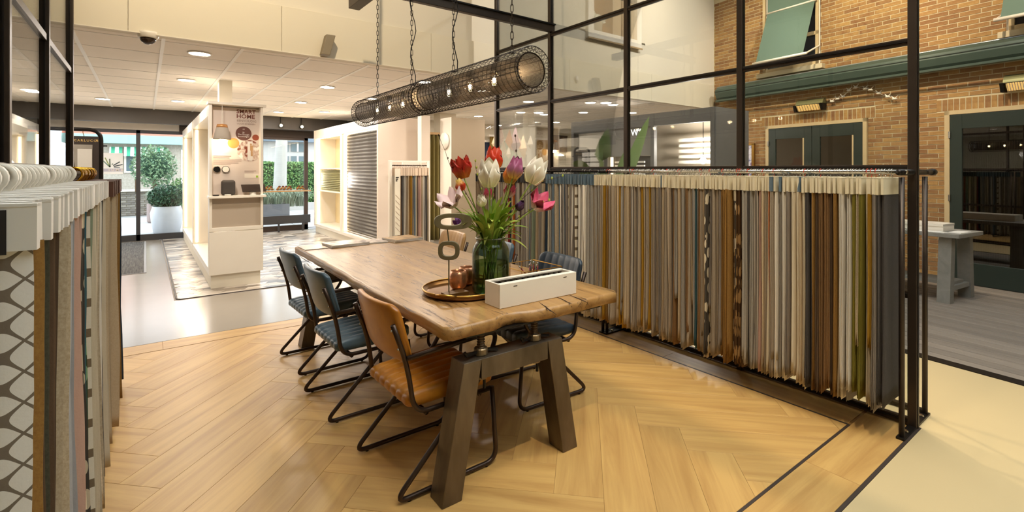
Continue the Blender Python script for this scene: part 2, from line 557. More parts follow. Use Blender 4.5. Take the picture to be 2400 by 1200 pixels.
for y in ty[1:]:
    MB().box(tx[0], tx[-1], y - .006, y + .006, CEIL, CEIL + .026).build('grid_runner', M_tbar, ceil)
# bulkhead above the hall edge
def fpt(u, v): return on_y(u, v, FASC)
na, nb2 = fpt(1387, 71), fpt(1488, 96)
NZ0, NZ1 = na.z, na.z + 1.1
wf = MB().box(-7, na.x, FASC + .02, FASC + .14, CEIL - .02, ROOF).box(nb2.x, 12, FASC + .02, FASC + .14, CEIL - .02, ROOF) \
    .box(na.x, nb2.x, FASC + .02, FASC + .14, CEIL - .02, NZ0).box(na.x, nb2.x, FASC + .02, FASC + .14, NZ1, ROOF).build('wall_bulkhead', M_wall); tag(wf, kind='structure')
ztop = 3.22
xs = [-7, fpt(300, 0).x, fpt(660, 0).x, fpt(1010, 0).x, 5.2, 7.2, 9.2]
for a, b in zip(xs[:-1], xs[1:]):
    MB().box(a + .0015, b - .0015, FASC - .005, FASC + .02, CEIL - .02, ztop).build('fascia_panel', M_band, wf, bevel=.002)
MB().box(-7, 12, FASC - .012, FASC + .03, CEIL - .03, CEIL - .02).build('edge_trim', M_offw, wf)
# niche window with white frame high in the bulkhead
a, b = fpt(1373.5, 87.5), fpt(1498.6, 117)
ia, ib = fpt(1387, 71), fpt(1488, 96)
z0, zi, zt = a.z, ia.z, ia.z + 1.1
nf = struct('window_1'); nf['label'] = 'white framed niche opening high in the bulkhead wall'
MB().box(a.x, ia.x, FASC - .05, FASC + .02, z0, zt + .12).build('frame_side', M_white, nf, bevel=.004)
MB().box(ib.x, b.x, FASC - .05, FASC + .02, z0, zt + .12).build('frame_side', M_white, nf, bevel=.004)
MB().box(ia.x, ib.x, FASC - .05, FASC + .02, zt, zt + .12).build('frame_head', M_white, nf, bevel=.004)
MB().box(ia.x, ib.x, FASC - .05, FASC + .02, z0, zi).build('frame_sill', M_white, nf, bevel=.004)
MB().box(a.x - .01, b.x + .01, FASC - .065, FASC - .05, z0 - .02, z0 + .004).build('sill_edge', plain('oak edge', '#b59a72', .5), nf)
MB().box(ia.x - .3, ib.x + .3, FASC + .75, FASC + .77, zi - .02, zt + .1).build('niche_back', wood('niche back', '#a07a48', '#8a6336', .6, (1, 6, 1)), nf)
MB().box(ia.x, ib.x, FASC - .01, FASC + .0, zi + .62, zt).build('blind', plain('grey blind', '#6b6158', .7), nf)

MB().box(ia.x - .3, ib.x + .3, FASC + .02, FASC + .75, zi - .03, zi - .001).build('niche_floor', M_white, nf)
MB().box(ia.x - .3, ib.x + .3, FASC + .02, FASC + .75, zt + .05, zt + .08).build('niche_head', M_white, nf)
for x in (ia.x - .3, ib.x + .28): MB().box(x, x + .02, FASC + .14, FASC + .75, zi, zt + .05).build('niche_side', M_white, nf)
# ================================================================ shell out of view
def shell(name, mb, m=M_wall):
    o = mb.build(name, m); tag(o, kind='structure'); return o
shell('wall_left', MB().box(-7.12, -7, -5.6, 13.3, -.15, ROOF))
shell('wall_back', MB().box(-7, 12, -5.62, -5.5, -.15, ROOF))
shell('wall_far_right', MB().box(12, 12.12, -5.6, 13.3, -.15, ROOF))
# roof out of view, with a skylight added for sky fill
SX0, SX1, SY0, SY1 = .2, 6.4, -2.6, 3.0
shell('ceiling_roof', MB().box(-7, SX0, -5.5, FASC + .14, ROOF, ROOF + .12).box(SX1, 12, -5.5, FASC + .14, ROOF, ROOF + .12)
      .box(SX0, SX1, -5.5, SY0, ROOF, ROOF + .12).box(SX0, SX1, SY1, FASC + .14, ROOF, ROOF + .12))
sky_o = struct('window_2'); sky_o['label'] = 'added glazed skylight, out of view, letting sky light fill the high hall'
for x in (SX0, (SX0 + SX1) / 2, SX1):
    MB().box(x - .03, x + .03, SY0, SY1, ROOF - .04, ROOF + .1).build('glazing_bar', M_white, sky_o)
for x in (SX0, (SX0 + SX1) / 2):
    MB().box(x + .03, x + (SX1 - SX0) / 2 - .03, SY0, SY1, ROOF + .04, ROOF + .046).build('pane', M_glass, sky_o)
# ================================================================ brick house wall on the right
def brick_mat(name, c1, c2):
    m, nt, b = base(name)
    r = rnd(nt); vec = coords(nt)
    geo = nt.nodes.new('ShaderNodeNewGeometry')
    rr = math_n(nt, 'FRACT', math_n(nt, 'ADD', r, geo.outputs['Random Per Island']))
    f = noise(nt, vec, 14, 5, .65)
    colr = ramp(nt, f, [(.3, lin(c2)), (.7, lin(c1))])
    colr = hsv(nt, colr, maprange(nt, rr, .72, 1.18), maprange(nt, rr, .49, .507))
    nt.links.new(colr, b.inputs['Base Color']); b.inputs['Roughness'].default_value = .85
    bump(nt, b, noise(nt, vec, 60, 4), .35, .004)
    return m
M_brick = brick_mat('yellow brown brick', '#ab8856', '#8f663e')
M_mort = plain('mortar', '#cfc3a2', .95, var=.08, sc=20, bmp=.2)
wr = MB().hexa([bw(-.02, 0, 0), bw(9.5, 0, 0), bw(9.5, 0, -.2), bw(-.02, 0, -.2)],
               [bw(-.02, ROOF, 0), bw(9.5, ROOF, 0), bw(9.5, ROOF, -.2), bw(-.02, ROOF, -.2)]).build('wall_right', M_mort)
tag(wr, kind='structure')
def wbox(t0, t1, o0, o1, z0, z1, mb=None):
    mb = mb or MB()
    q = [(t0, o0), (t1, o0), (t1, o1), (t0, o1)]
    if (t1 - t0) * (o1 - o0) < 0: q = q[::-1]
    mb.hexa([bw(a, z0, b) for a, b in q], [bw(a, z1, b) for a, b in q])
    return mb
def rect(u0, v0, u1, v1):
    """pixel box on the wall -> t0,t1,z0,z1 using left and right edges"""
    tl, zt = on_b(u0, v0); tr, _ = on_b(u1, v0); _, zb = on_b(u0, v1)
    return tl, tr, zb, zt
# openings (t0, t1, z0, z1)
tA, zA = on_b(2217, 261); tA1 = tA + 1.12; D1 = (tA, tA1, 0, zA)
tB, zB = on_b(1798, 296); tB1, _ = on_b(2035, 276); D2 = (tB, tB1, 0, zB)
tW, zW = on_b(1781, 178); tW1, _ = on_b(1933, 150); W1 = (tW + .08, tW1 - .08, zW + .02, zW + 1.75)
tV, zV = on_b(2352, 80); W2 = (tV + .06, tV + 1.5, zV + .02, zV + 1.75)
holes = [D1, D2, W1, W2]
sold = [(tA - .10, tA1 + .1, zA, zA + .165), (tB - .10, tB1 + .1, zB, zB + .165)]
cam_p = Vector((0, 0, H))
cands = []
ch, bl = .0625, .22
def free(t0, t1, z0, z1):
    """free spans of a course"""
    spans = [(t0, t1)]
    for h in holes + sold:
        if z1 > h[2] + .004 and z0 < h[3] - .004:
            ns = []
            for a, b in spans:
                if h[1] <= a or h[0] >= b: ns.append((a, b)); continue
                if h[0] > a: ns.append((a, h[0]))
                if h[1] < b: ns.append((h[1], b))
            spans = ns
    return [s for s in spans if s[1] - s[0] > .035]
for r_ in range(0, 78):
    z = r_ * ch
    for c_ in range(-1, 30):
        t = c_ * bl + (.11 if r_ % 2 else 0) + .012 * math.sin(r_ * 7.3)
        for a, b in free(max(t, 0), min(t + bl - .010, 5.9), z, z + ch - .011):
            cands.append((a, b, z, z + ch - .011))
for s_ in sold:
    n = int((s_[1] - s_[0]) / .0625)
    for k in range(n):
        a = s_[0] + k * (s_[1] - s_[0]) / n
        cands.append((a, a + .052, s_[2] + .004, s_[3] - .008))
def proj(p):
    q = p - cam_p; r = q.x * CA - q.y * SA; d = q.x * SA + q.y * CA
    return CX + F * r / d, CY - F * q.z / d
def seen(c):
    u, v = proj(bw((c[0] + c[1]) / 2, (c[2] + c[3]) / 2))
    return u < 2420 and v > -20 and v < 660 and u > 1660, u
vis = sorted([c for c in cands if seen(c)[0]], key=lambda c: -seen(c)[1])
pick = set(vis[:300])
protos = {}
ang = math.atan2(BD.y, BD.x)
rest = MB()
for c in cands:
    if c in pick:
        L, hh = round(c[1] - c[0], 3), round(c[3] - c[2], 3)
        mid = bw((c[0] + c[1]) / 2, (c[2] + c[3]) / 2, .004 + .003 * random.random()) - W['wall_right']
        if (L, hh) not in protos:
            o = MB().box(-L / 2, L / 2, -.02, .0, -hh / 2, hh / 2).build('brick', M_brick, wr, local=True)
            # local +y must face the hall
            protos[(L, hh)] = o
        else: o = inst(protos[(L, hh)], wr, (0, 0, 0))
        o.location = mid; o.rotation_euler = (0, 0, ang)
    else:
        wbox(c[0], c[1], -.005, .004 + .003 * random.random(), c[2], c[3], rest)
tag(rest.build('brick_field', M_brick, wr), kind='stuff')

# --- doors and windows in the brick wall
M_casing = plain('cream casing', '#c9b48c', .5)
M_dgl = glass_thin('door glass', '#b9b4aa', 4.0)
M_dim_sheet = plain('dim room', '#3a2f28', .8)
def door(name, label, t0, t1, zt, leaves, handle=True):
    d = struct(name); d['label'] = label
    cs = .055
    wbox(t0, t0 + cs, .0, .05, 0, zt).build('casing', M_casing, d) if True else None
    wbox(t1 - cs, t1, .0, .05, 0, zt).build('casing', M_casing, d)
    wbox(t0, t1, .0, .05, zt - cs, zt).build('casing', M_casing, d)
    w = (t1 - t0 - 2 * cs) / leaves
    for k in range(leaves):
        a = t0 + cs + k * w + .004; b = a + w - .008
        st, top, bot = .125, .19, .30
        mb = wbox(a, a + st, .004, .045, .015, zt - cs - .005)
        wbox(b - st, b, .004, .045, .015, zt - cs - .005, mb)
        wbox(a + st, b - st, .004, .045, zt - cs - .005 - top, zt - cs - .005, mb)
        wbox(a + st, b - st, .004, .045, .015, bot, mb)
        leaf = mb.build('door_leaf', M_green, d, bevel=.003)
        wbox(a + st, b - st, .02, .026, bot, zt - cs - top).build('pane', M_dgl, leaf)
        wbox(a + st, b - st, .001, .003, bot, zt - cs - top).build('room_behind', M_dim_sheet, leaf)  # dark sheet on the solid wall, paints an unlit room
        wbox(b - st - .022, b - st, .024, .05, bot, zt - cs - top - .005).build('glazing_bead', M_casing, leaf)
        if leaves == 1:
            n = 30
            for q in range(n):     # string curtain behind the glass
                x = a + st + .03 + q * (b - a - 2 * st - .06) / n
                wbox(x, x + .006, .006, .010, bot, zt - cs - top).build('curtain_string', plain('string curtain', '#6b5a4a', .8), leaf)
    for z in (.35, 1.1, 1.95):
        wbox(t0 + cs - .01, t0 + cs + .012, .045, .062, z, z + .085).build('hinge', M_chrome, d)
    return d
door('door_1', 'dark green glazed door with cream casing in the brick wall', D1[0], D1[1], D1[3], 1)
d2 = door('door_2', 'dark green double door behind the glass partition', D2[0], D2[1], D2[3], 2)
# tulip shaped sticker on the double door pane
wbox(D1[0] - .02, D1[1] + .02, 0, .06, 0, .016).build('threshold', M_black, bpy.data.objects['door_1'])
M_fabg = plain('green awning cloth', '#5d7468', .75, var=.05, sc=3, bmp=.1, bsc=200)
M_dgrey = plain('dark pane', '#2b2d33', .15, var=.1)
def upper_window(name, label, w, awning=True):
    t0, t1, z0, z1 = w
    d = struct(name); d['label'] = label
    wbox(t0, t1, .0, .012, z0, z1).build('pane', M_dgrey, d)
    for a, b, c, e in ((t0, t0 + .05, z0, z1), (t1 - .05, t1, z0, z1), (t0, t1, z0, z0 + .06), (t0, t1, z0 + .5, z0 + .56)):
        wbox(a, b, .0, .04, c, e).build('window_frame', M_casing, d)
    wbox(t0 - .09, t1 + .09, 0, .10, z0 - .085, z0 - .005).build('window_sill', plain('stone sill', '#d3c6a8', .6), d, bevel=.005)
    return d
upper_window('window_3', 'upstairs window with cream frame in the brick wall beside the double door', W1)
upper_window('window_4', 'upstairs window with cream frame above the single green door', W2)
def drop_awning(label, t0, t1, zb, zt, outb, zelbow):
    """markisolette: cloth goes straight down, then kicks out on two arms"""
    m0 = bw((t0 + t1) / 2, zb, .05)
    a = thing('drop_awning', label, 'awning', (m0.x, m0.y, zb), 'green drop awnings on the brick wall')
    up = 1.1
    mb = MB().quad(bw(t0 + .03, zelbow, .075), bw(t1 - .03, zelbow, .075), bw(t1 - .03, zelbow + up, .07), bw(t0 + .03, zelbow + up, .07))
    mb.quad(bw(t0 + .03, zelbow, .078), bw(t0 + .03, zb + .02, outb), bw(t1 - .03, zb + .02, outb), bw(t1 - .03, zelbow, .078))
    mb.build('cloth', M_fabg, a, solid=.004)
    MB().tube([bw(t0 + .01, zelbow, .085), bw(t1 - .01, zelbow, .085)], .016, 8).build('guide_roller', M_white, a, smooth=True)
    MB().tube([bw(t0 - .03, zb, outb), bw(t1 + .03, zb, outb)], .022, 10).build('front_bar', M_white, a, smooth=True)
    for t in (t0 - .015, t1 + .015):
        MB().tube([bw(t, zelbow + up, .03), bw(t, zb - .12, .03)], .012, 6).build('guide_rail', M_white, a)
        MB().tube([bw(t, zb + .06 + (zelbow - zb) * .12, .035), bw(t, zb, outb)], .014, 6).build('arm', M_white, a)
# measured: front bar left end (1745,154) right (1868,128); elbow (1800,34)-(1921,0)
tE0, zE0 = on_b(1802, 33); tE1, zE1 = on_b(1921, 3)
outb = .42
tb0, zb0 = on_b(1748, 153, outb); tb1, zb1 = on_b(1868, 129, outb)
drop_awning('green drop awning kicked out over the window above the double door', tE0, tE1, (zb0 + zb1) / 2, zE0 + 1.1, outb, (zE0 + zE1) / 2)
tF, zF = on_b(2337, 46, outb)
drop_awning('green drop awning kicked out over the window above the single door', tF, tF + 1.3, zF, zF + 2.0, outb, zF + .85)
# long folding-arm awning cassette
m0 = bw(2.5, 2.8, .1)
out_c = .26
tc, zc = on_b(2160, 123, .13)
aw = thing('awning_cassette', 'long dark green folding arm awning cassette along the brick wall', 'awning', (m0.x, m0.y, 2.8))
z1 = on_b(2280, 102, out_c)[1]
zb_ = on_b(2280, 153, out_c)[1]
hh = z1 - zb_
prof = [(.015, z1 - .02), (.05, z1), (.20, z1 + .005), (out_c, z1 - .05), (out_c + .01, z1 - .42 * hh), (out_c - .02, zb_ + .25 * hh), (.21, zb_ + .12 * hh), (.12, zb_ + .1 * hh), (.015, zb_ + .2 * hh)]
M_awn = plain('awning green metal', '#46574f', .4, .1, var=.05)
def extr(prof, t0, t1):
    return MB().hexa([bw(t0, z, o) for o, z in prof], [bw(t1, z, o) for o, z in prof])
extr(prof, .22, 7).build('housing', M_awn, aw, clean=True)
extr([(out_c - .035, zb_ + .02), (out_c - .005, zb_ + .03), (out_c - .005, zb_), (out_c - .035, zb_ - .012)], .22, 7).build('front_bar', M_awn, aw, clean=True)
extr([(out_c + .008, z1 - .30 * hh), (out_c + .014, z1 - .30 * hh), (out_c + .014, z1 - .34 * hh), (out_c + .008, z1 - .34 * hh)], .22, 7).build('groove_strip', M_green, aw, clean=True)
MB().tube([bw(.22, z1 + .004, .19), bw(7, z1 + .004, .19)], .012, 8).build('top_edge', plain('pale metal', '#aab4bd', .3, .6), aw, smooth=True)
for t in (.4, 1.8, 3.2, 4.6, 6.0):
    wbox(t, t + .06, .0, .04, zb_ + .2 * hh, z1 - .02).build('bracket', M_awn, aw)
# infrared heaters
def heater(label, u0, u1, v0, v1):
    o_ = .16
    t0, z1 = on_b(u0, v0, o_); t1, _ = on_b(u1, v0, o_); _, z0 = on_b(u0, v1, o_)
    hgt = z1 - z0
    p = bw((t0 + t1) / 2, z0, .09)
    h = thing('patio_heater', label, 'heater', tuple(p), 'infrared heaters on the brick wall')
    n = 8
    pr = [(.03 + .11 * math.sin(math.pi * k / n * .5 + .0) , z0 + .06 + (hgt - .02) * math.cos(math.pi * k / n * .5)) for k in range(n + 1)]
    pr = [(.03, z0 + .04)] + pr
    MB().hexa([bw(t0, z, o) for o, z in pr], [bw(t1, z, o) for o, z in pr]).build('hood', plain('heater hood', '#8b8a62', .4, .5), h, clean=True)
    MB().hexa([bw(t0, z0 + .06, .05), bw(t1, z0 + .06, .05), bw(t1, z0 + .085, .17), bw(t0, z0 + .085, .17)][::-1],
              [bw(t0, z0 + .065, .05), bw(t1, z0 + .065, .05), bw(t1, z0 + .10, .17), bw(t0, z0 + .10, .17)][::-1]).build('body', M_black, h)
    MB().hexa([bw(t0 + .04, z0, .12), bw(t1 - .04, z0, .12), bw(t1 - .04, z0 + .085, .178), bw(t0 + .04, z0 + .085, .178)],
              [bw(t0 + .04, z0 + .004, .115), bw(t1 - .04, z0 + .004, .115), bw(t1 - .04, z0 + .09, .172), bw(t0 + .04, z0 + .09, .172)]).build('element', emit('heater glow', '#ffcf7d', .35), h)  # element is not lit; faint emission paints its warm tone
    for k in range(9):
        t = t0 + .05 + k * (t1 - t0 - .1) / 8
        MB().beam(bw(t, z0, .125), bw(t, z0 + .088, .183), .006, .004).build('grille_bar', M_chrome, h)
    for t in (t0, t1):
        MB().hexa([bw(t - .02, z0 - .01, .05), bw(t + .02, z0 - .01, .05), bw(t + .02, z0 - .01, .14), bw(t - .02, z0 - .01, .14)],
                  [bw(t - .02, z0 + .10, .04), bw(t + .02, z0 + .10, .04), bw(t + .02, z0 + .10, .18), bw(t - .02, z0 + .10, .18)]).build('end_cap', M_black, h)
    wbox((t0 + t1) / 2 - .04, (t0 + t1) / 2 + .04, 0, .08, z0 + .06, z0 + .12).build('bracket', M_black, h)
heater('infrared heater on the bricks between cassette and double door', 1862, 1925, 240, 262)
heater('infrared heater on the bricks above the single green door', 2348, 2425, 182, 214)

# ================================================================ street facade
FY = 13.2
fac = struct('wall_facade')
M_lint = plain('facade lining', '#d9d0c6', .6)
zbeam0, zbeam1 = 2.48, CEIL + .02
xr = 3.25
MB().box(-7, 12, 12.55, 12.72, zbeam0, CEIL + .1).build('steel_beam', plain('grey brown beam', '#4c4640', .5), fac)
zl = on_y(330, 305, FY).z
MB().box(-7, .6, FY - .05, FY + .15, zl, 3.0).build('lintel_panel', M_lint, fac)
zr = on_y(660, 322, FY).z
for k in range(4):
    MB().box(.6, 5, FY - .06 - .006 * (k % 2), FY + .1, zr + k * .16, zr + k * .16 + .155).build('lining_board', M_beam, fac)
MB().box(.6, 5, FY - .05, FY + .1, zr + .64, 3.1).build('lining_top', M_beam, fac)
MB().box(4.2, 12, FY, FY + .15, -.15, 3).build('solid_wall', M_wall, fac)
MB().box(-7, -4.2, FY, FY + .15, -.15, 3).build('solid_wall', M_wall, fac)
# glass doors left
def framed(name, label, x0, x1, z0, z1, posts, m, fw=.075, rails=()):
    d = struct(name); d['label'] = label
    ps = [x0] + list(posts) + [x1]
    for x in ps:
        MB().box(x - fw / 2, x + fw / 2, FY - .03, FY + .05, z0, z1).build('post', m, d, bevel=.004)
    MB().box(x0 - fw / 2, x1 + fw / 2, FY - .03, FY + .05, z1 - .09, z1).build('head_rail', m, d)
    MB().box(x0 - fw / 2, x1 + fw / 2, FY - .03, FY + .05, z0, z0 + .13).build('bottom_rail', m, d)
    for a, b in zip(ps[:-1], ps[1:]):
        MB().box(a + fw / 2, b - fw / 2, FY + .006, FY + .014, z0 + .13, z1 - .09).build('pane', M_glass, d)
    return d
xm = on_y(324, 400, FY).x
gd = framed('door_3', 'sliding glass entrance door in anthracite frame', xm - 3.0, xm + 1.25, 0.0, zl + .02, [xm - 1.15, xm], M_anth)
MB().box(xm - .055, xm - .035, FY - .07, FY - .03, 1.05, 1.32).build('handle', M_chrome, gd)
xa, xb = on_y(612, 400, FY).x, on_y(717, 400, FY).x
gw = framed('window_5', 'large street window with brown post and grey sill rail', xa, xb, 0, zr + .03, [], plain('brown frame', '#4a3a30', .5), .09)
zq = on_y(660, 446, FY).z
sh = MB().box(xa - .05, xb + .05, FY - .30, FY - .03, zq - .03, zq).build('window_shelf', wood('shelf oak', '#b58f5f', '#9b7546', .5), gw)
zk = on_y(660, 515, FY - .2).z
MB().box(xa - .05, xb + .05, FY - .24, FY - .20, zk - .10, zk + .10).build('low_rail', M_anth, gw)
for x in (xa + .35, xb - .13):
    MB().box(x - .02, x + .02, FY - .235, FY - .205, 0, zk - .1).build('rail_post', M_anth, gw)

# ================================================================ outside
M_pave = plain('street paving', '#8f8e8d', .8, var=.1, sc=2)
pv = MB().box(-40, 40, FY + .15, 60, -.2, -.01).build('pavement', M_pave); tag(pv, kind='structure')
sproto = None
for i in range(-6, 7):
    for j in range(6):
        if sproto is None:
            sproto = MB().box(-.49, .49, -.49, .49, -.008, .006).build('paving_slab', plain('paving slab', '#a09f9f', .8, var=.1, sc=3), pv, local=True); o = sproto
        else: o = inst(sproto, pv, (0, 0, 0))
        o.location = Vector((i * 1.0 - 1.2, FY + .9 + j * 1.0, 0)) - W['pavement']
M_leaf = {}
def foliage_mat(name, c1, c2):
    m, nt, b = base(name)
    geo = nt.nodes.new('ShaderNodeNewGeometry')
    colr = mix(nt, geo.outputs['Random Per Island'], lin(c1), lin(c2))
    nt.links.new(colr, b.inputs['Base Color']); b.inputs['Roughness'].default_value = .6
    b.inputs['Subsurface Weight'].default_value = 0
    return m
ML1 = foliage_mat('boxwood leaf', '#3f6b4a', '#1f4030')
ML2 = foliage_mat('bush leaf', '#7f9a70', '#476a50')
ML3 = foliage_mat('hedge leaf', '#7fa35f', '#3d6838')
ML4 = foliage_mat('grass blade', '#98a48c', '#6f826c')
def leaves(mb, n, fn, size):
    rg = random.Random(n * 7 + 3)
    for i in range(n):
        p = Vector(fn(rg)); s = size * rg.uniform(.6, 1.3)
        a = Vector((rg.uniform(-1, 1), rg.uniform(-1, 1), rg.uniform(-1, 1))).normalized(); b = a.orthogonal().normalized()
        b.rotate(Matrix.Rotation(rg.uniform(0, 6.28), 3, a))
        mb.quad(p - a * s, p + b * s * .45, p + a * s, p - b * s * .45)
    return mb
def in_ball(c, r, sc=(1, 1, 1), hollow=.55):
    def fn(rg):
        while True:
            v = Vector((rg.uniform(-1, 1), rg.uniform(-1, 1), rg.uniform(-1, 1)))
            if hollow < v.length < 1: return (c[0] + v.x * r * sc[0], c[1] + v.y * r * sc[1], c[2] + v.z * r * sc[2])
    return fn
# white pot with clipped ball
pp = on_z(391, 545)
pk = 1150 / ((pp.x * SA + pp.y * CA))
po = thing('planter', 'tall white tapered pot with a clipped green ball outside the entrance', 'planter', tuple(pp))
pr_ = .5 * 64 / pk; phh = 62 / pk
MB().lathe([(pr_ * .72, 0), (pr_ * .82, .02), (pr_ * .95, phh * .45), (pr_ * 1.0, phh * .75), (pr_ * .88, phh * .97), (pr_ * .86, phh), (pr_ * .78, phh), (pr_ * .78, phh * .9), (0, phh * .9)], 32, pp).build('pot', plain('white pot', '#c3c7cf', .45), po, smooth=True)
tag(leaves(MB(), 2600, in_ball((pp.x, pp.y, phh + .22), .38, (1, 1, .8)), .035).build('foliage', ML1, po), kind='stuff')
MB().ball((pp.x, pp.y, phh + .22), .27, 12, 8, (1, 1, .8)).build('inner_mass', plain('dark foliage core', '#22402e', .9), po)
# second small planter behind it
p2 = on_z(364, 522); p2 = Vector((p2.x, p2.y, 0))
po2 = thing('planter', 'small brown pot with pale grass behind the white pot', 'planter', tuple(p2))
MB().lathe([(.16, 0), (.2, .05), (.2, .55), (.17, .55), (.17, .5), (0, .5)], 16, p2).build('pot', plain('brown pot', '#8b7a76', .6), po2)
def blades(mb, c, n, h, sp, seed):
    rg = random.Random(seed)
    for i in range(n):
        a = rg.uniform(0, 6.28); r0 = rg.uniform(0, sp * .4); hh = h * rg.uniform(.6, 1.1); l = sp * rg.uniform(.3, 1.1)
        p0 = Vector((c[0] + r0 * math.cos(a), c[1] + r0 * math.sin(a), c[2]))
        p1 = p0 + Vector((math.cos(a) * l * .4, math.sin(a) * l * .4, hh)); p2_ = p0 + Vector((math.cos(a) * l, math.sin(a) * l, hh * .75))
        w = Vector((-math.sin(a), math.cos(a), 0)) * .006
        k = len(mb.v); mb.v += [tuple(p0 - w), tuple(p0 + w), tuple(p1 - w * .8), tuple(p1 + w * .8), tuple(p2_)]
        mb.f += [(k, k + 1, k + 3, k + 2), (k + 2, k + 3, k + 4)]
    return mb
tag(blades(MB(), (p2.x, p2.y, .5), 250, .4, .3, 5).build('grass', ML4, po2), kind='stuff')
# round bush on a low brick wall, hedge, tree, trough
def bush(label, c, r, n, m, sc=(1, 1, 1), size=.07, name='bush', trunk=None):
    b = thing(name, label, 'bush', (c[0], c[1], 0))
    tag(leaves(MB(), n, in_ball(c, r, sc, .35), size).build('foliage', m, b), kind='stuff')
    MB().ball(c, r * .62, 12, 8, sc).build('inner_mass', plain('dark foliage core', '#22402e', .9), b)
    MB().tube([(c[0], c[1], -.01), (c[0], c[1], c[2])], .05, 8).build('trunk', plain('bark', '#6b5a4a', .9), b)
    return b
def far(u, v, Y): return on_y(u, v, Y)
c = far(362, 390, 19.0); bush('round grey green bush in front of the house with striped awnings', (c.x, c.y, c.z), .62, 2200, ML2, (1, 1, 1.1), .05)
c = far(418, 405, 19.5); bush('small leafy shrub beside the round bush', (c.x + .1, c.y, .75), .38, 900, ML3, (1, 1, 1.4), .05)
gwall = thing('garden_wall', 'low grey brick garden wall across the street', 'wall', (-2, 20.6, 0))
bp_ = None
xw0, xw1 = far(230, 430, 20.6).x, far(432, 430, 20.6).x
M_gb = brick_mat('grey garden brick', '#8f8980', '#746d65')
MB().box(xw0, xw1, 20.62, 20.8, 0, .8).build('core', M_mort, gwall)
for r_ in range(11):
    for k in range(int((xw1 - xw0) / .24) + 1):
        x = xw0 + k * .24 + (.12 if r_ % 2 else 0)
        if x + .23 > xw1: continue
        if bp_ is None: bp_ = MB().box(-.113, .113, -.02, .02, -.03, .03).build('brick', M_gb, gwall, local=True); o = bp_
        else: o = inst(bp_, gwall, (0, 0, 0))
        o.location = Vector((x + .113, 20.605, .04 + r_ * .071)) - W[gwall.name]
MB().box(xw0 - .05, xw1 + .05, 20.5, 20.9, .8, .86).build('coping', plain('coping', '#cfcbc3', .8), gwall)
# house with striped awnings
hs = thing('house', 'pale brick house with striped green window awnings across the street', 'house', (-4, 26, 0))
HY = 26.0
M_hb = brick_mat('pale house brick', '#a8a196', '#8c8478')
hx0, hx1 = far(60, 400, HY).x, far(425, 400, HY).x
ze = far(330, 338, HY).z
MB().box(hx0, hx1, HY, HY + 6, 0, ze).build('wall', M_hb, hs)
MB().box(hx0 - .4, hx1 + .4, HY - .4, HY + 6, ze, ze + .35).build('gutter_board', plain('gutter green', '#8fb0ab', .5), hs)
MB().hexa([(hx0 - .4, HY - .4, ze + .35), (hx1 + .4, HY - .4, ze + .35), (hx1 + .4, HY + 6, ze + .35), (hx0 - .4, HY + 6, ze + .35)],
          [(hx0 - .4, HY + 3, ze + 2.6), (hx1 + .4, HY + 3, ze + 2.6), (hx1 + .4, HY + 3.1, ze + 2.6), (hx0 - .4, HY + 3.1, ze + 2.6)]).build('roof', plain('red roof', '#b0624e', .8), hs)
def stripes():
    m, nt, b = base('green white stripe'); vec = coords(nt, (1, 1, 1)); sx = nt.nodes.new('ShaderNodeSeparateXYZ'); nt.links.new(vec, sx.inputs[0])
    f = math_n(nt, 'GREATER_THAN', math_n(nt, 'FRACT', math_n(nt, 'MULTIPLY', sx.outputs[0], 4.0)), .5)
    nt.links.new(mix(nt, f, lin('#eef2ee'), lin('#3f9a78')), b.inputs['Base Color']); b.inputs['Roughness'].default_value = .8; return m
M_str = stripes()
M_hwin = plain('house window', '#5a6a70', .15)
for u0, u1, v0, v1 in ((257, 287, 344, 405), (291, 318, 344, 405), (318, 347, 344, 405), (357, 385, 344, 395), (131, 147, 341, 362)):
    a, b = far(u0, v0, HY), far(u1, v1, HY)
    MB().box(a.x, b.x, HY - .06, HY, b.z, a.z).build('window_frame', M_white, hs)
    w = MB().box(a.x + .07, b.x - .07, HY - .08, HY - .02, b.z + .07, a.z - .07).build('window', M_hwin, hs)
    if u0 > 200:
        MB().hexa([(a.x, HY - .08, a.z - .02), (b.x, HY - .08, a.z - .02), (b.x, HY - .45, a.z - .40), (a.x, HY - .45, a.z - .40)],
                  [(a.x, HY - .08, a.z + .0), (b.x, HY - .08, a.z + .0), (b.x, HY - .45, a.z - .38), (a.x, HY - .45, a.z - .38)]).build('awning', M_str, hs)
# white offices behind the hedge
of = thing('house', 'white building with dark window bands behind the green hedge', 'house', (8, 27, 0))
ox0, ox1 = far(560, 400, 27).x, far(760, 400, 27).x
MB().box(ox0, ox1, 27, 32, 0, far(650, 332, 27).z).build('wall', plain('pale render', '#aeaba6', .8), of)
MB().box(ox0, ox1, 26.6, 32, far(650, 332, 27).z, far(650, 322, 27).z).build('roof_edge', plain('grey roof edge', '#66727c', .7), of)
for u0, u1, v0, v1 in ((666, 676, 336, 356), (682, 712, 336, 356), (666, 676, 366, 384), (682, 712, 366, 384)):
    a, b = far(u0, v0, 27), far(u1, v1, 27)
    MB().box(a.x, b.x, 26.95, 27, b.z, a.z).build('window', M_hwin, of)
    MB().box((a.x + b.x) / 2 - .04, (a.x + b.x) / 2 + .04, 26.93, 26.95, b.z, a.z).build('mullion', M_white, of)
hg = thing('hedge', 'clipped green hedge seen through the street window', 'hedge', (4, 20, 0))
h0, h1 = far(575, 400, 20), far(780, 400, 20); ht = far(650, 381, 20).z; hb = far(650, 436, 20).z
MB().box(h0.x, h1.x, 20.08, 20.7, 0, ht - .06).build('inner_mass', plain('dark foliage core', '#22402e', .9), hg)
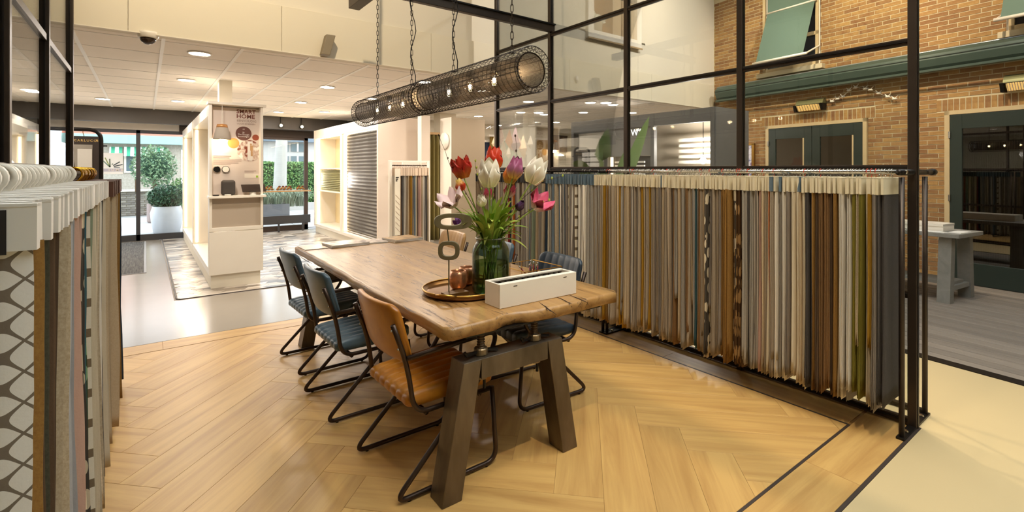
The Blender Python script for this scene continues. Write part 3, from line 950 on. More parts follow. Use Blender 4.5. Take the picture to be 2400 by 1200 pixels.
def hedge_fn(rg):
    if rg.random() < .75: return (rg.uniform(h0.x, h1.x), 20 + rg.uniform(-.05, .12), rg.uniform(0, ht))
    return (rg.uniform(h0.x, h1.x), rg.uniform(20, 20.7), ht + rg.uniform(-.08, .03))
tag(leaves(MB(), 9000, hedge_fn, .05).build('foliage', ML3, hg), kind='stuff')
kb = MB().box(h0.x, h1.x, 19.5, 19.75, 0, .28).build('kerb', plain('pale kerb', '#a9a7a3', .8)); tag(kb, 'pale kerb in front of the clipped hedge', 'kerb')
tb = far(655, 440, 17.5)
tr = thing('tree', 'pale trunked plane tree outside the street window', 'tree', (tb.x, 17.5, 0))
M_bark = plain('pale bark', '#a8a6a0', .8, var=.15, sc=5)
tt = far(662, 330, 17.5)
MB().tube([(tb.x, 17.5, -.01), (tb.x + .02, 17.5, 1.2), (tt.x - .02, 17.5, 2.6), (tt.x, 17.5, 3.2)], .2, 12, radii=[.26, .2, .18, .17]).build('trunk', M_bark, tr, smooth=True)
for k in range(7):
    a = k * .9
    e = Vector((tt.x, 17.5, 2.5 + .1 * k)); f_ = e + Vector((math.cos(a) * .9, math.sin(a) * .5, .25))
    MB().tube([e, (e + f_) / 2 + Vector((0, 0, -.05)), f_], .05, 6, radii=[.07, .05, .02]).build('branch', M_bark, tr, smooth=True)
tp = on_z(660, 507); tp.y = 15.2; tp = far(662, 500, 15.2)
g0, g1 = far(612, 470, 15.2), far(679, 506, 15.2)
trg = thing('planter', 'dark grey trough with pale grasses outside the street window', 'planter', ((g0.x + g1.x) / 2, 15.2, 0))
MB().box(g0.x - .4, g1.x, 15.2, 15.8, 0, far(660, 478, 15.2).z).build('trough', plain('grey trough', '#6f727a', .5), trg, bevel=.01)
for i in range(4):
    tag(blades(MB(), (g0.x + .1 + i * .33, 15.4, .45), 260, .5, .42, 40 + i).build('grass', ML4, trg), kind='stuff')
# ================================================================ glass partitions
PX_R, PX_L = 3.64, -.47
def partition(name, label, X, ys, zs, ztop, pw_=.05):
    d = struct(name); d['label'] = label
    for y in ys:
        MB().box(X - pw_ / 2, X + pw_ / 2, y - .022, y + .022, 0, ztop).build('post', M_dark, d, bevel=.003)
        MB().box(X - .008, X + .008, y - .026, y + .026, 0, ztop).build('post_rib', M_black, d)
    for z in zs:
        for a, b in zip(ys[:-1], ys[1:]):
            MB().box(X - .016, X + .016, a + .022, b - .022, z - .022, z + .018).build('glazing_bar', M_dark, d, bevel=.002)
            MB().box(X - .024, X - .016, a + .022, b - .022, z - .006, z + .006).build('glazing_bead', M_black, d)
    zz = list(zs) + [ztop]
    for a, b in zip(ys[:-1], ys[1:]):
        for c, e in zip(zz[:-1], zz[1:]):
            MB().box(X - .003, X + .003, a + .022, b - .022, c + .018, e - .022).build('pane', M_glass, d)
    return d
YR = [.905, 1.955, 3.06, 4.15, 5.2]
partition('wall_glass', 'black steel glass partition behind the long fabric rail', PX_R, YR, [.03, .78, 1.532, 2.284, 3.035, 3.79], 4.5)
pl_ = partition('wall_glass_left', 'black steel glass partition behind the white hangered rail', PX_L, [.7, 1.76, 2.86, 3.89, 5.06], [.03, .78, 1.532, 2.284, 3.035], 3.79)
# hanging beams over the table
b1 = on_y(1295, 66, 4.15)
bx = thing('ceiling_beam', 'black steel beam joining the glass partition above the table', 'beam', (1.8, 4.15, 3.1))
zb1 = 3.1
MB().box(.9, PX_R + .02, 4.10, 4.155, zb1 - .045, zb1 + .045).build('web', M_dark, bx, bevel=.004)
MB().box(.9, PX_R + .02, 4.085, 4.17, zb1 + .03, zb1 + .045).build('flange', M_black, bx)
by_ = thing('ceiling_beam', 'black steel beam carrying the pendant lamp chains', 'beam', (1.7, 2, 3.19))
MB().box(1.64, 1.75, -.5, 4.95, 3.146, 3.235).build('beam_tube', M_dark, by_, bevel=.004)
for y in (-.3, 2.2, 4.8):
    MB().tube([(1.69, y, 3.235), (1.69, y, ROOF)], .012, 6).build('hanger_rod', M_black, by_)

# ================================================================ pendant lamps
LX, LZ = 1.75, 2.085
M_wire = plain('lamp wire', '#2a211b', .45, .6)
def mesh_mat():
    m, nt, b = base('perforated metal')
    out = nt.nodes['Material Output']
    b.inputs['Base Color'].default_value = lin('#4d443b'); b.inputs['Metallic'].default_value = .7; b.inputs['Roughness'].default_value = .5
    t = nt.nodes.new('ShaderNodeTexCoord'); sx = nt.nodes.new('ShaderNodeSeparateXYZ'); nt.links.new(t.outputs['Object'], sx.inputs[0])
    ang = math_n(nt, 'ARCTAN2', sx.outputs[2], sx.outputs[0])
    a = math_n(nt, 'SINE', math_n(nt, 'MULTIPLY', ang, 80.0)); c = math_n(nt, 'SINE', math_n(nt, 'MULTIPLY', sx.outputs[1], 800.0))
    f = math_n(nt, 'GREATER_THAN', math_n(nt, 'ADD', a, c), .95)
    tr = nt.nodes.new('ShaderNodeBsdfTransparent'); mx = nt.nodes.new('ShaderNodeMixShader')
    nt.links.new(f, mx.inputs[0]); nt.links.new(b.outputs[0], mx.inputs[1]); nt.links.new(tr.outputs[0], mx.inputs[2]); nt.links.new(mx.outputs[0], out.inputs[0])
    return m
M_mesh = mesh_mat()
M_bulbglass = glass_thin('bulb glass', '#fff6e4', .6)
def pendant(label, y0, y1, chains):
    yc = (y0 + y1) / 2
    p = thing('pendant_lamp', label, 'lamp', (LX, yc, LZ), 'wire cage pendant lamps over the table')
    ro, ri = .132, .098
    n = 30
    cage = MB()
    L = y1 - y0
    def ring(y, r, w): cage.tube([(LX + r * math.cos(2 * math.pi * k / n), y, LZ + r * math.sin(2 * math.pi * k / n)) for k in range(n)], w, 4, closed=True)
    k = int(L / .046)
    for i in range(k + 1): ring(y0 + L * i / k, ro, .0016 if 0 < i < k else .003)
    for j in range(n):
        a = 2 * math.pi * j / n
        cage.tube([(LX + ro * math.cos(a), y0, LZ + ro * math.sin(a)), (LX + ro * math.cos(a), y1, LZ + ro * math.sin(a))], .0014, 4)
    cage.build('wire_cage', M_wire, p)
    for y in (y0, y1):
        tr = MB()
        for j in range(n):
            a, b = 2 * math.pi * j / n, 2 * math.pi * (j + .5) / n
            tr.tube([(LX + ro * math.cos(a), y, LZ + ro * math.sin(a)), (LX + ri * math.cos(b), y, LZ + ri * math.sin(b))], .0016, 4)
            a2 = 2 * math.pi * (j + 1) / n
            tr.tube([(LX + ro * math.cos(a2), y, LZ + ro * math.sin(a2)), (LX + ri * math.cos(b), y, LZ + ri * math.sin(b))], .0016, 4)
        tr.build('end_lattice', M_wire, p)
    in0, in1 = y0 + .02, y1 - .02
    mb = MB()
    n2 = 40
    mb.grid(lambda a, b: (LX + ri * math.cos(2 * math.pi * a), in0 + (in1 - in0) * b, LZ + ri * math.sin(2 * math.pi * a)), n2, 6)
    mb.build('inner_tube', M_mesh, p, smooth=True)
    for y in (in0, in1):
        MB().tube([(LX + ri * math.cos(2 * math.pi * k / n2), y, LZ + ri * math.sin(2 * math.pi * k / n2)) for k in range(n2)], .004, 5, closed=True).build('rim', M_wire, p)
    for i, fr in enumerate((.30, .52, .74)):
        yy = y0 + L * fr
        MB().tube([(LX, yy, LZ + ri), (LX, yy, LZ + .055)], .018, 10).build('socket', M_black, p)
        bb = MB().lathe([(.004, -.05), (.022, -.045), (.032, -.025), (.034, -.005), (.028, .022), (.015, .042), (.013, .055)], 14, (LX, yy, LZ)).build('bulb', M_bulbglass, p, smooth=True)
        MB().ball((LX, yy, LZ - .005), .011, 8, 6, (1, 1, 1.7)).build('filament', emit('filament', '#ffd9a0', 90), bb)
        lamp('POINT', 'bulb_light', (LX, yy, LZ - .002), 2.5, WARM, .02)
    # chains
    link = None
    for ci, y in enumerate(chains):
        z = LZ + ro; top = 3.15; k = 0
        while z < top - .03:
            rr = MB()
            pts = []
            for q in range(14):
                a = 2 * math.pi * q / 14
                px, pz = .0085 * math.cos(a), .012 * math.sin(a) + (.013 if math.sin(a) > 0 else -.013)
                pts.append((px, 0, pz))
            if link is None:
                link = rr.tube(pts, .0024, 5, closed=True).build('chain_link', M_wire, p, local=True); o = link
            else: o = inst(link, p, (0, 0, 0))
            o.location = Vector((LX, y, z + .022)) - Vector((LX, yc, LZ)); o.rotation_euler = (0, 0, R(60) if k % 2 else R(-30))
            z += .0405; k += 1
        MB().tube([(LX - .02, y, LZ + ro), (LX + .02, y, LZ + ro)], .006, 6).build('chain_hook', M_wire, p)
    yy = chains[-1]
    pts = [(LX + .03 * math.sin(i * 1.1 + 1) + .012, yy + .012 * math.cos(i * .9), LZ + ro + i * .075) for i in range(14)]
    MB().tube(pts, .0035, 6).build('cable', M_black, p, smooth=True)
    return p
def y_at(u): return on_x(u, 200, LX).y
pendant('near wire cage pendant lamp hanging over the vase of tulips', 2.14, 3.44, [y_at(1200), y_at(1063)])
pendant('far wire cage pendant lamp hanging towards the magazine end of the table', 3.50, 4.80, [y_at(885), y_at(965)][:1] + [y_at(965)])

# ================================================================ fabric samples
def fabric(key, c1, c2, pat):
    k = 'fabric ' + key
    if k in MATS: return MATS[k]
    m, nt, b = base(k)
    t = nt.nodes.new('ShaderNodeTexCoord'); sx = nt.nodes.new('ShaderNodeSeparateXYZ'); nt.links.new(t.outputs['Object'], sx.inputs[0])
    r = rnd(nt)
    cmb = nt.nodes.new('ShaderNodeCombineXYZ'); nt.links.new(math_n(nt, 'MULTIPLY', r, 50.0), cmb.inputs[2])
    A, B = lin(c1), lin(c2)
    X, Z = sx.outputs[0], sx.outputs[2]
    if pat == 'plain':
        f = noise(nt, coords(nt, (90, 90, 14), 'Object', cmb.outputs[0]), 1, 4, .6)
    elif pat == 'tweed':
        f = noise(nt, coords(nt, (140, 140, 110), 'Object', cmb.outputs[0]), 1, 2, .8)
    elif pat == 'stripe':
        f = math_n(nt, 'GREATER_THAN', math_n(nt, 'FRACT', math_n(nt, 'MULTIPLY', math_n(nt, 'ADD', X, math_n(nt, 'MULTIPLY', Z, .0)), 30.0)), .55)
    elif pat == 'check':
        f = math_n(nt, 'GREATER_THAN', math_n(nt, 'FRACT', math_n(nt, 'MULTIPLY', Z, 9.0)), .72)
    elif pat == 'leaf':
        v = nt.nodes.new('ShaderNodeTexVoronoi'); v.inputs['Scale'].default_value = 1
        nt.links.new(coords(nt, (26, 26, 11), 'Object', cmb.outputs[0]), v.inputs['Vector'])
        f = math_n(nt, 'GREATER_THAN', v.outputs['Distance'], .42)
    elif pat == 'lattice':
        q = math_n(nt, 'ABSOLUTE', math_n(nt, 'SINE', math_n(nt, 'MULTIPLY', Z, 56.0)))
        w = math_n(nt, 'ABSOLUTE', math_n(nt, 'SINE', math_n(nt, 'MULTIPLY', math_n(nt, 'ADD', X, .03), 50.0)))
        f = math_n(nt, 'LESS_THAN', math_n(nt, 'ABSOLUTE', math_n(nt, 'SUBTRACT', q, w)), .17)
    colr = mix(nt, f, A, B)
    geo = nt.nodes.new('ShaderNodeNewGeometry')
    colr = hsv(nt, colr, math_n(nt, 'MULTIPLY', maprange(nt, r, .86, 1.12), maprange(nt, geo.outputs['Random Per Island'], .66, 1.18)))
    nt.links.new(colr, b.inputs['Base Color']); b.inputs['Roughness'].default_value = .9
    b.inputs['Specular IOR Level'].default_value = .2
    bump(nt, b, noise(nt, coords(nt, (160, 160, 160)), 1, 2), .25, .002)
    MATS[k] = m
    return m
# name, colours, pattern
FAB = {
 'taupe': ('#b2a189', '#978670', 'tweed'), 'beige': ('#cdb999', '#b59d7b', 'tweed'), 'cream': ('#e3d5ba', '#d3c3a4', 'plain'),
 'white': ('#efe8da', '#e0d6c4', 'plain'), 'stone grey': ('#b3aa9c', '#968e82', 'tweed'), 'warm grey': ('#9d9184', '#7d7266', 'plain'),
 'brown': ('#9c7850', '#7d5b38', 'tweed'), 'dark brown': ('#6d5641', '#52402f', 'plain'), 'charcoal': ('#625c58', '#48433f', 'tweed'),
 'mustard yellow': ('#c39432', '#a1761f', 'plain'), 'olive': ('#8f8436', '#746a28', 'plain'), 'golden brown': ('#b08647', '#835d2e', 'tweed'),
 'blue grey': ('#7d8b95', '#66737d', 'plain'), 'teal': ('#4d6f74', '#3a5a60', 'plain'), 'deep red': ('#9c2f26', '#7c221c', 'plain'),
 'rust orange': ('#b8642f', '#9a4e22', 'plain'), 'pale pink': ('#d8b3a0', '#c79f8c', 'plain'), 'sage green': ('#9aa389', '#838d73', 'plain'),
 'dark leaf patterned': ('#d5c6a8', '#4c453c', 'leaf'), 'brown leaf patterned': ('#b98f5a', '#5c4126', 'leaf'), 'beige speckled': ('#d9c9ac', '#9c8768', 'tweed'),
 'grey striped': ('#c2b7a6', '#857a6c', 'stripe'), 'gold striped': ('#d1b271', '#8d6a31', 'stripe'), 'cream checked': ('#e6dcc6', '#7d6b52', 'check'),
 'purple': ('#5d4a63', '#46374c', 'plain'), 'dark navy': ('#35424f', '#27323d', 'plain'), 'white lattice': ('#ebe6dc', '#7f7364', 'lattice'),
 'green jungle print': ('#7da077', '#3c4a35', 'leaf'), 'dark green': ('#5c5a48', '#3d3a2e', 'tweed'), 'silver grey': ('#c4c3c4', '#a9a8aa', 'plain'),
}
def cloth_mesh(w, h, th, seed, nz=18, nx=5, plies=5):
    """a few hanging sheets with soft folds; local: top at z=0, rail axis along y"""
    rg = random.Random(seed)
    mb = MB()
    sway = rg.uniform(-.004, .012); ps = rg.uniform(0, 6.28)
    pt = th / plies
    for q in range(plies):
        ph = [rg.uniform(0, 6.28) for _ in range(6)]
        amp = rg.uniform(.001, .0035); wq = w * rg.uniform(.93, 1.02); hq = h * rg.choice([1, 1, .99, .985, .96, .90 if q == 0 else 1]); ox = rg.uniform(-.008, .008)
        oy = (q - (plies - 1) / 2) * pt
        def pos(x, z, side):
            k = -z / h
            fold = amp * k * math.sin(x * 26 + ph[0] + z * 1.2) + .3 * amp * k * math.sin(x * 55 + ph[1])
            y = oy * (1 + .5 * k) + fold + sway * k * math.sin(k * 2.2 + ps) * .6 + side * pt * .36
            xx = ox + x * (1 - .04 * k * math.sin(ph[3] + k * 3)) + .009 * k * math.sin(ph[4] + k * 4) + .0006 * math.sin(z * 97 + ph[2]) + .0006 * math.sin(z * 151 + ph[1])
            return (xx, y, z)
        zb = lambda x: -hq + .010 * math.sin(x * 9 + ph[5]) + .006 * math.sin(x * 31 + ph[2])
        b0 = len(mb.v)
        for side in (-1, 1):
            mb.grid(lambda a, b: pos(-wq / 2 + wq * a, zb(-wq / 2 + wq * a) * b, side), nx, nz)
        n = (nx + 1) * (nz + 1)
        for j in range(nz):
            mb.f.append((b0 + j, b0 + n + j, b0 + n + j + 1, b0 + j + 1))
            e = b0 + nx * (nz + 1) + j
            mb.f.append((e, e + 1, n + e + 1, n + e))
        for i in range(nx):
            e = b0 + i * (nz + 1) + nz
            mb.f.append((e, n + e, n + e + nz + 1, e + nz + 1))
    return mb
def mesh_of(mb, name, smooth=False):
    me = bpy.data.meshes.new(name); me.from_pydata(mb.v, [], mb.f); me.materials.append(M_white)
    if smooth: me.polygons.foreach_set('use_smooth', [True] * len(me.polygons))
    bm = bmesh.new(); bm.from_mesh(me); bmesh.ops.recalc_face_normals(bm, faces=bm.faces); bm.to_mesh(me); bm.free()
    return me
def part(me, parent, name, mat, loc=(0, 0, 0), rot=(0, 0, 0), sc=(1, 1, 1)):
    o = bpy.data.objects.new(name, me); col.objects.link(o); o.parent = parent
    o.location = loc; o.rotation_euler = rot; o.scale = sc
    o.material_slots[0].link = 'OBJECT'; o.material_slots[0].material = mat
    return o
CL_R = [mesh_of(cloth_mesh(.345, 1.21, .010, s), 'cloth', True) for s in range(10)]
CL_L = [mesh_of(cloth_mesh(.335, 1.33, .016, 50 + s), 'cloth', True) for s in range(8)]
def header_mesh(w, h, th):
    b = MB().box(-w / 2, w / 2, -th / 2, th / 2, -h, 0)
    b.box(-w / 2, w / 2, -th / 2 - .0008, th / 2 + .0008, -.004, .0015)
    return mesh_of(b, 'header_card')
HD_R = header_mesh(.345, .095, .0125)
HD_L = header_mesh(.34, .084, .030)
def hook_mesh(r, w, drop):
    pts = [(r * math.cos(a), 0, r * math.sin(a)) for a in [R(200 - k * 22) for k in range(13)]]
    pts = pts + [(.0, 0, -r - .006), (0, 0, -r - drop)]
    return mesh_of(MB().tube(pts, w, 5), 'hook', True)
HK_R = hook_mesh(.0185, .0019, .016)
def hook_plastic(r, w, drop, th=.011):
    """broad swan neck hook of a moulded hanger, lies in the plane of the hanger"""
    cen = [(r * math.cos(a), r * math.sin(a)) for a in [R(205 - k * 18) for k in range(15)]]
    cen += [(r * .55, -r * 1.05), (r * .05, -r * 1.35), (-.004, -r * 1.6 - drop)]
    mb = MB(); k = len(cen)
    for i, (x, z) in enumerate(cen):
        a = cen[max(i - 1, 0)]; b = cen[min(i + 1, k - 1)]
        d = Vector((b[0] - a[0], b[1] - a[1])).normalized(); nx, nz = -d.y, d.x
        for sx, sy in ((-1, -1), (1, -1), (1, 1), (-1, 1)):
            mb.v.append((x + nx * w * sx, sy * th / 2, z + nz * w * sx))
    for i in range(k - 1):
        for q in range(4):
            mb.f.append((i * 4 + q, i * 4 + (q + 1) % 4, i * 4 + 4 + (q + 1) % 4, i * 4 + 4 + q))
    mb.f.append((0, 1, 2, 3)); mb.f.append(tuple(4 * k - 4 + q for q in (3, 2, 1, 0)))
    return mesh_of(mb, 'hook', True)
HK_W = hook_plastic(.034, .0075, .004, .016)
HK_G = hook_plastic(.034, .005, .004, .008)
M_hcream = plain('cream header card', '#ddd0b0', .7, var=.04, sc=20)
M_hblue = plain('blue grey header card', '#5f717c', .7, var=.06, sc=20)
M_hblack = plain('black header card', '#2e2c2c', .7)
M_hwhite = plain('white header card', '#eae6de', .5, var=.02)
M_hbrown = plain('brown header card', '#5d3a2a', .6)
M_hkblack = plain('black hook', '#26221f', .4, .5)
M_hkred = plain('red hook', '#c33a24', .4)
M_hkwht = plain('white plastic hook', '#ebe3d2', .35)
M_gold = plain('gold hook', '#c8952e', .22, 1)
def sample(xr_, y, zr_, key, head, hook_me, hook_mat, cl, hd, ztop_h, hh, sc_w, sc_h, yaw, label, grp, name='fabric_sample', tilt=0):
    t = thing(name, label, 'fabric sample', (xr_, y, zr_), grp)
    t.rotation_euler = (0, tilt, yaw)
    part(hook_me, t, 'hook', hook_mat)
    part(hd, t, 'header_card', head, (0, 0, ztop_h))
    c1, c2, pat = FAB[key]
    part(cl, t, 'cloth', fabric(key, c1, c2, pat), (0, 0, ztop_h - hh + .004), (0, 0, 0), (sc_w, 1, sc_h))
    return t
# --- long rail on the right
RX, RZ = 3.455, 1.508
rk = thing('garment_rack', 'long double sided steel rack carrying the cream headed fabric samples', 'rack', (3.65, 2, 0))
def rack_frame(rk, y0, y1, caps=True):
    MB().tube([(RX, y0 - .02, RZ), (RX, y1, RZ)], .0135, 12).build('rail', M_chrome if caps else M_dark, rk, smooth=True)
    MB().tube([(3.87, y0 - .02, RZ), (3.87, y1, RZ)], .0135, 12).build('rail', M_dark, rk, smooth=True)
    for y in (y0, y1):
        for x in (3.43, 3.87):
            MB().tube([(x, y, .012), (x, y, RZ - .03)], .0145, 10).build('leg', M_dark, rk, smooth=True)
        MB().box(3.40, 3.90, y - .02, y + .02, 0, .012).build('foot_bar', M_black, rk)
        for x in (3.50, 3.80):
            MB().tube([(x, y, .012), (x, y, .024)], .012, 8).build('bolt', M_chrome, rk)
    MB().tube([(3.38, y0, RZ - .002), (4.02, y0, RZ - .002)], .017, 12).build('cross_tube', M_black, rk, smooth=True)
    MB().tube([(4.0, y0, RZ - .002), (4.06, y0, RZ - .002)], .021, 12).build('end_knob', M_black, rk, smooth=True)
    MB().box(3.86, 3.90, y0 + .01, y1, .01, .03).build('bottom_rail', M_black, rk)
rack_frame(rk, .905, 3.12)
rk2 = thing('garment_rack', 'second steel rack carrying the blue and black headed fabric samples', 'rack', (3.65, 4.2, 0))
rack_frame(rk2, 3.17, 5.25, False)
seqs = []
def y_edge(u): return on_x(u, 500, 3.29).y
zones = [  # (u from, u to, weights)
 (2075, 2125, {'charcoal': 1}), (2050, 2075, {'mustard yellow': 1, 'beige': 1, 'warm grey': 1}), (1995, 2050, {'beige': 3, 'cream': 2, 'olive': 1, 'beige speckled': 3, 'blue grey': .5}),
 (1955, 1995, {'beige speckled': 2, 'white': 2, 'stone grey': 1}), (1905, 1955, {'brown': 3, 'dark brown': 2, 'golden brown': 1}), (1890, 1905, {'dark brown': 1, 'purple': 1, 'charcoal': 1}),
 (1850, 1890, {'cream': 4, 'beige': 2, 'white': 1}), (1818, 1850, {'warm grey': 1, 'white': 3, 'stone grey': 1}), (1780, 1818, {'beige': 2, 'taupe': 1, 'cream': 2, 'pale pink': 1, 'rust orange': .6}),
 (1745, 1780, {'grey striped': 1, 'stone grey': 2, 'charcoal': 1}), (1725, 1745, {'dark leaf patterned': 2, 'brown leaf patterned': 1, 'dark brown': 1}), (1690, 1725, {'golden brown': 3, 'brown leaf patterned': 2, 'gold striped': 1, 'beige': 1}),
 (1640, 1690, {'taupe': 3, 'beige': 2, 'warm grey': 2, 'dark leaf patterned': .6, 'teal': .4}), (1560, 1640, {'taupe': 3, 'beige': 1, 'brown': 1.2, 'stone grey': 2, 'teal': .4, 'warm grey': 1}),
 (1500, 1560, {'taupe': 3, 'warm grey': 2, 'beige': 2, 'mustard yellow': .7, 'olive': .7, 'golden brown': .7}), (1440, 1500, {'taupe': 2, 'beige': 2, 'stone grey': 1, 'mustard yellow': .5, 'grey striped': 1}),
 (1410, 1440, {'mustard yellow': 2, 'golden brown': 1, 'taupe': 1}), (1380, 1410, {'stone grey': 1, 'taupe': 1, 'beige': 1}),
 (1285, 1380, {'white': 2, 'stone grey': 2, 'beige speckled': 2, 'cream checked': 1, 'blue grey': 1, 'warm grey': 1, 'taupe': 1, 'cream': 1}),
 (1150, 1285, {'cream': 2, 'dark navy': 1, 'deep red': 1, 'rust orange': 1, 'stone grey': 2, 'dark brown': 1, 'warm grey': 2, 'blue grey': 1, 'sage green': .5, 'beige': 1})]
zy = []
for u0, u1, w in zones: zy.append((y_edge(min(u1, 2130)), y_edge(u0), w))
rg = random.Random(21)
y = .955
nR = 0
ORD = {}
_on = ['', 'first', 'second', 'third', 'fourth', 'fifth', 'sixth', 'seventh', 'eighth', 'ninth', 'tenth', 'eleventh', 'twelfth', 'thirteenth', 'fourteenth', 'fifteenth', 'sixteenth', 'seventeenth', 'eighteenth', 'nineteenth']
_te = ['', '', 'twent', 'thirt', 'fort', 'fift', 'sixt']
def nth(n): return _on[n] if n < 20 else (_te[n // 10] + 'ieth' if n % 10 == 0 else _te[n // 10] + 'y-' + _on[n % 10])
while y < 5.15:
    w = None
    for a, b, ww in zy:
        if a - .001 <= y <= b + .001: w = ww; break
    if w is None: w = zones[0][2] if y < 1 else {'taupe': 1}
    if 3.08 < y < 3.2 and not (3.10 < y < 3.18): pass
    key = rg.choices(list(w), list(w.values()))[0]
    step = .0178
    if y < .985: key = 'charcoal'
    elif y < 1.01: key = rg.choice(['mustard yellow', 'warm grey'])
    if y < 3.13: head, sec, hk = M_hcream, 'cream', rg.choices([M_chrome, M_hkred], [4, 1])[0]
    elif y < 3.83: head, sec, hk = M_hblue, 'blue grey', rg.choices([M_hkblack, M_chrome], [4, 1])[0]; step = .0205
    else: head, sec, hk = M_hblack, 'black', rg.choices([M_hkblack, M_hkred], [5, 1])[0]; step = .024
    if sec == 'cream' and rg.random() < .03: head, sec = M_hblue, 'blue'
    ORD[key] = ORD.get(key, 0) + 1
    lbl = '%s %s fabric sample from the rack knob, under a %s header' % (nth(ORD[key]), key, sec)
    grp = 'fabric samples on the long steel racks'
    sh = rg.choices([1.0, .97, .9, .72], [10, 4, 1, .7])[0] * rg.uniform(.985, 1.012)
    sample(RX + rg.uniform(-.012, .010), y + rg.uniform(-.003, .003), RZ + .0, key, head, HK_R, hk, rg.choice(CL_R), HD_R, -.034, .095,
           rg.uniform(.92, 1.04), sh, R(rg.uniform(-4, 4)), lbl, grp, tilt=R(rg.uniform(-.8, .8)))
    nR += 1
    y += step * rg.uniform(.8, 1.2)
# --- white hangered rail on the left
LXr, LZr = -.335, 1.498
rl = thing('garment_rack', 'dark steel rack carrying white and gold hangers beside the left glass partition', 'rack', (LXr, 2.6, 0))
MB().tube([(LXr, .6, LZr), (LXr, 4.62, LZr)], .014, 12).build('rail', M_dark, rl, smooth=True)
for y in (.62, 4.62):
    MB().tube([(LXr, y, .012), (LXr, y, LZr)], .015, 10).build('leg', M_dark, rl, smooth=True)
    MB().box(LXr - .2, LXr + .2, y - .02, y + .02, 0, .012).build('foot_bar', M_black, rl)
zl_ = [  # y from, y to, weights
 (1.0, 1.3, {'white lattice': 1}), (1.3, 1.36, {'white': 1}), (1.36, 1.58, {'golden brown': 1, 'dark green': 1, 'dark brown': 1}), (1.58, 1.7, {'beige speckled': 1}), (1.7, 1.95, {'silver grey': 2, 'sage green': .6}),
 (1.95, 2.2, {'pale pink': 2, 'taupe': 1}), (2.2, 2.32, {'dark leaf patterned': 1, 'teal': 1}), (2.32, 2.5, {'cream checked': 1, 'sage green': 1, 'green jungle print': 2}), (2.5, 2.9, {'cream': 3, 'white': 1, 'beige speckled': 1}),
 (2.9, 3.1, {'dark brown': 1, 'sage green': 1, 'charcoal': 1}), (3.1, 3.7, {'cream': 2, 'beige': 2, 'dark leaf patterned': .6}), (3.7, 4.42, {'beige': 3, 'brown': 2, 'golden brown': 2, 'taupe': 1}), (4.42, 4.6, {'teal': 2, 'dark navy': 1})]
y = 1.262; nL = 0
while y < 4.55:
    w = next((c for a, b, c in zl_ if a <= y <= b), {'beige': 1})
    key = rg.choices(list(w), list(w.values()))[0]
    brown = y > 3.55
    sec = 'brown' if brown else 'white'
    kk = (key, brown); ORD[kk] = ORD.get(kk, 0) + 1
    lbl = '%s %s fabric sample from the black swing tag, on a %s hanger' % (nth(ORD[kk]), key, 'gold' if brown else 'white plastic')
    grp = 'fabric samples on %s hangers' % ('gold' if brown else 'white')
    sample(LXr + rg.uniform(-.008, .008) + (.022 if brown else .0), y, LZr, key, M_hbrown if brown else M_hwhite, HK_G if brown else HK_W, M_gold if brown else M_hkwht, rg.choice(CL_L), HD_L,
           -.040 - (.006 if brown else 0), .084, rg.uniform(.93, 1.03), rg.uniform(.985, 1.01), R(rg.uniform(-3, 3)), lbl, grp, tilt=R(rg.uniform(-.6, .6)))
    nL += 1
    y += (.040 if brown else .054) * rg.uniform(.85, 1.15)
bt = thing('swing_tag', 'black swing tag hanging on the nearest white header of the left rail', 'tag', (-.30, 1.243, 1.372))
MB().box(-.40, -.199, 1.2405, 1.2425, 1.368, 1.448).build('card', plain('black card', '#1e1b1b', .6), bt)
MB().tube([(-.30, 1.2415, 1.447), (-.32, 1.243, 1.48), (LXr, 1.245, LZr + .016)], .0015, 4).build('string', M_black, bt)
# ================================================================ table
TZ = .80
def table_mat():
    m, nt, b = base('old oak slab')
    vec = coords(nt, (9, 1.0, 9))
    f = noise(nt, vec, 1.6, 8, .62, .8)
    colr = ramp(nt, f, [(.25, lin('#7b5a34')), (.5, lin('#a07a48')), (.75, lin('#b8925c'))])
    big = noise(nt, coords(nt, (1.5, .5, 1)), 1.5, 3)
    colr = mix(nt, math_n(nt, 'MULTIPLY', big, .35), colr, lin('#a4743d'))
    cr = noise(nt, coords(nt, (26, 2.0, 26)), 1, 4, .75, 2.2)
    crack = ramp(nt, cr, [(.575, (0, 0, 0)), (.61, (1, 1, 1))])
    w2 = noise(nt, coords(nt, (5, .9, 5)), 2.0, 3)
    crack2 = math_n(nt, 'MULTIPLY', crack, ramp(nt, w2, [(.40, (0, 0, 0)), (.52, (1, 1, 1))]))
    colr = mix(nt, crack2, colr, lin('#523820'))
    nt.links.new(colr, b.inputs['Base Color']); b.inputs['Roughness'].default_value = .33
    h = math_n(nt, 'SUBTRACT', math_n(nt, 'MULTIPLY', f, .4), math_n(nt, 'MULTIPLY', crack2, 1.0))
    bump(nt, b, h, .35, .006)
    return m
tbl = thing('dining_table', 'long rustic oak slab table on dark crank legs', 'table', (1.67, 3.4, 0))
rg = random.Random(5)
corn = [on_z(1046, 779, TZ), on_z(1452, 690, TZ), on_z(968, 554, TZ), on_z(692, 579, TZ)]
corn = [Vector((1.085, 1.94, 0)), Vector((2.245, 1.935, 0)), Vector((2.29, 4.90, 0)), Vector((1.12, 4.93, 0))]
def edge(a, b, n, amp, ch=.03):
    out = []
    d = (b - a); nrm = Vector((d.y, -d.x, 0)).normalized()
    for i in range(n):
        t = i / n
        e = math.sin(t * 7 + a.x * 3) * amp + rg.uniform(-amp, amp) * .45
        if i == 0: continue
        out.append(a + d * t + nrm * e)
    return out
outline = []
for i in range(4):
    a, b = corn[i], corn[(i + 1) % 4]
    pa = a + (b - a).normalized() * .03; pb = b - (b - a).normalized() * .03
    outline += [pa] + edge(pa, pb, 26 if i % 2 else 14, .008) + [pb]
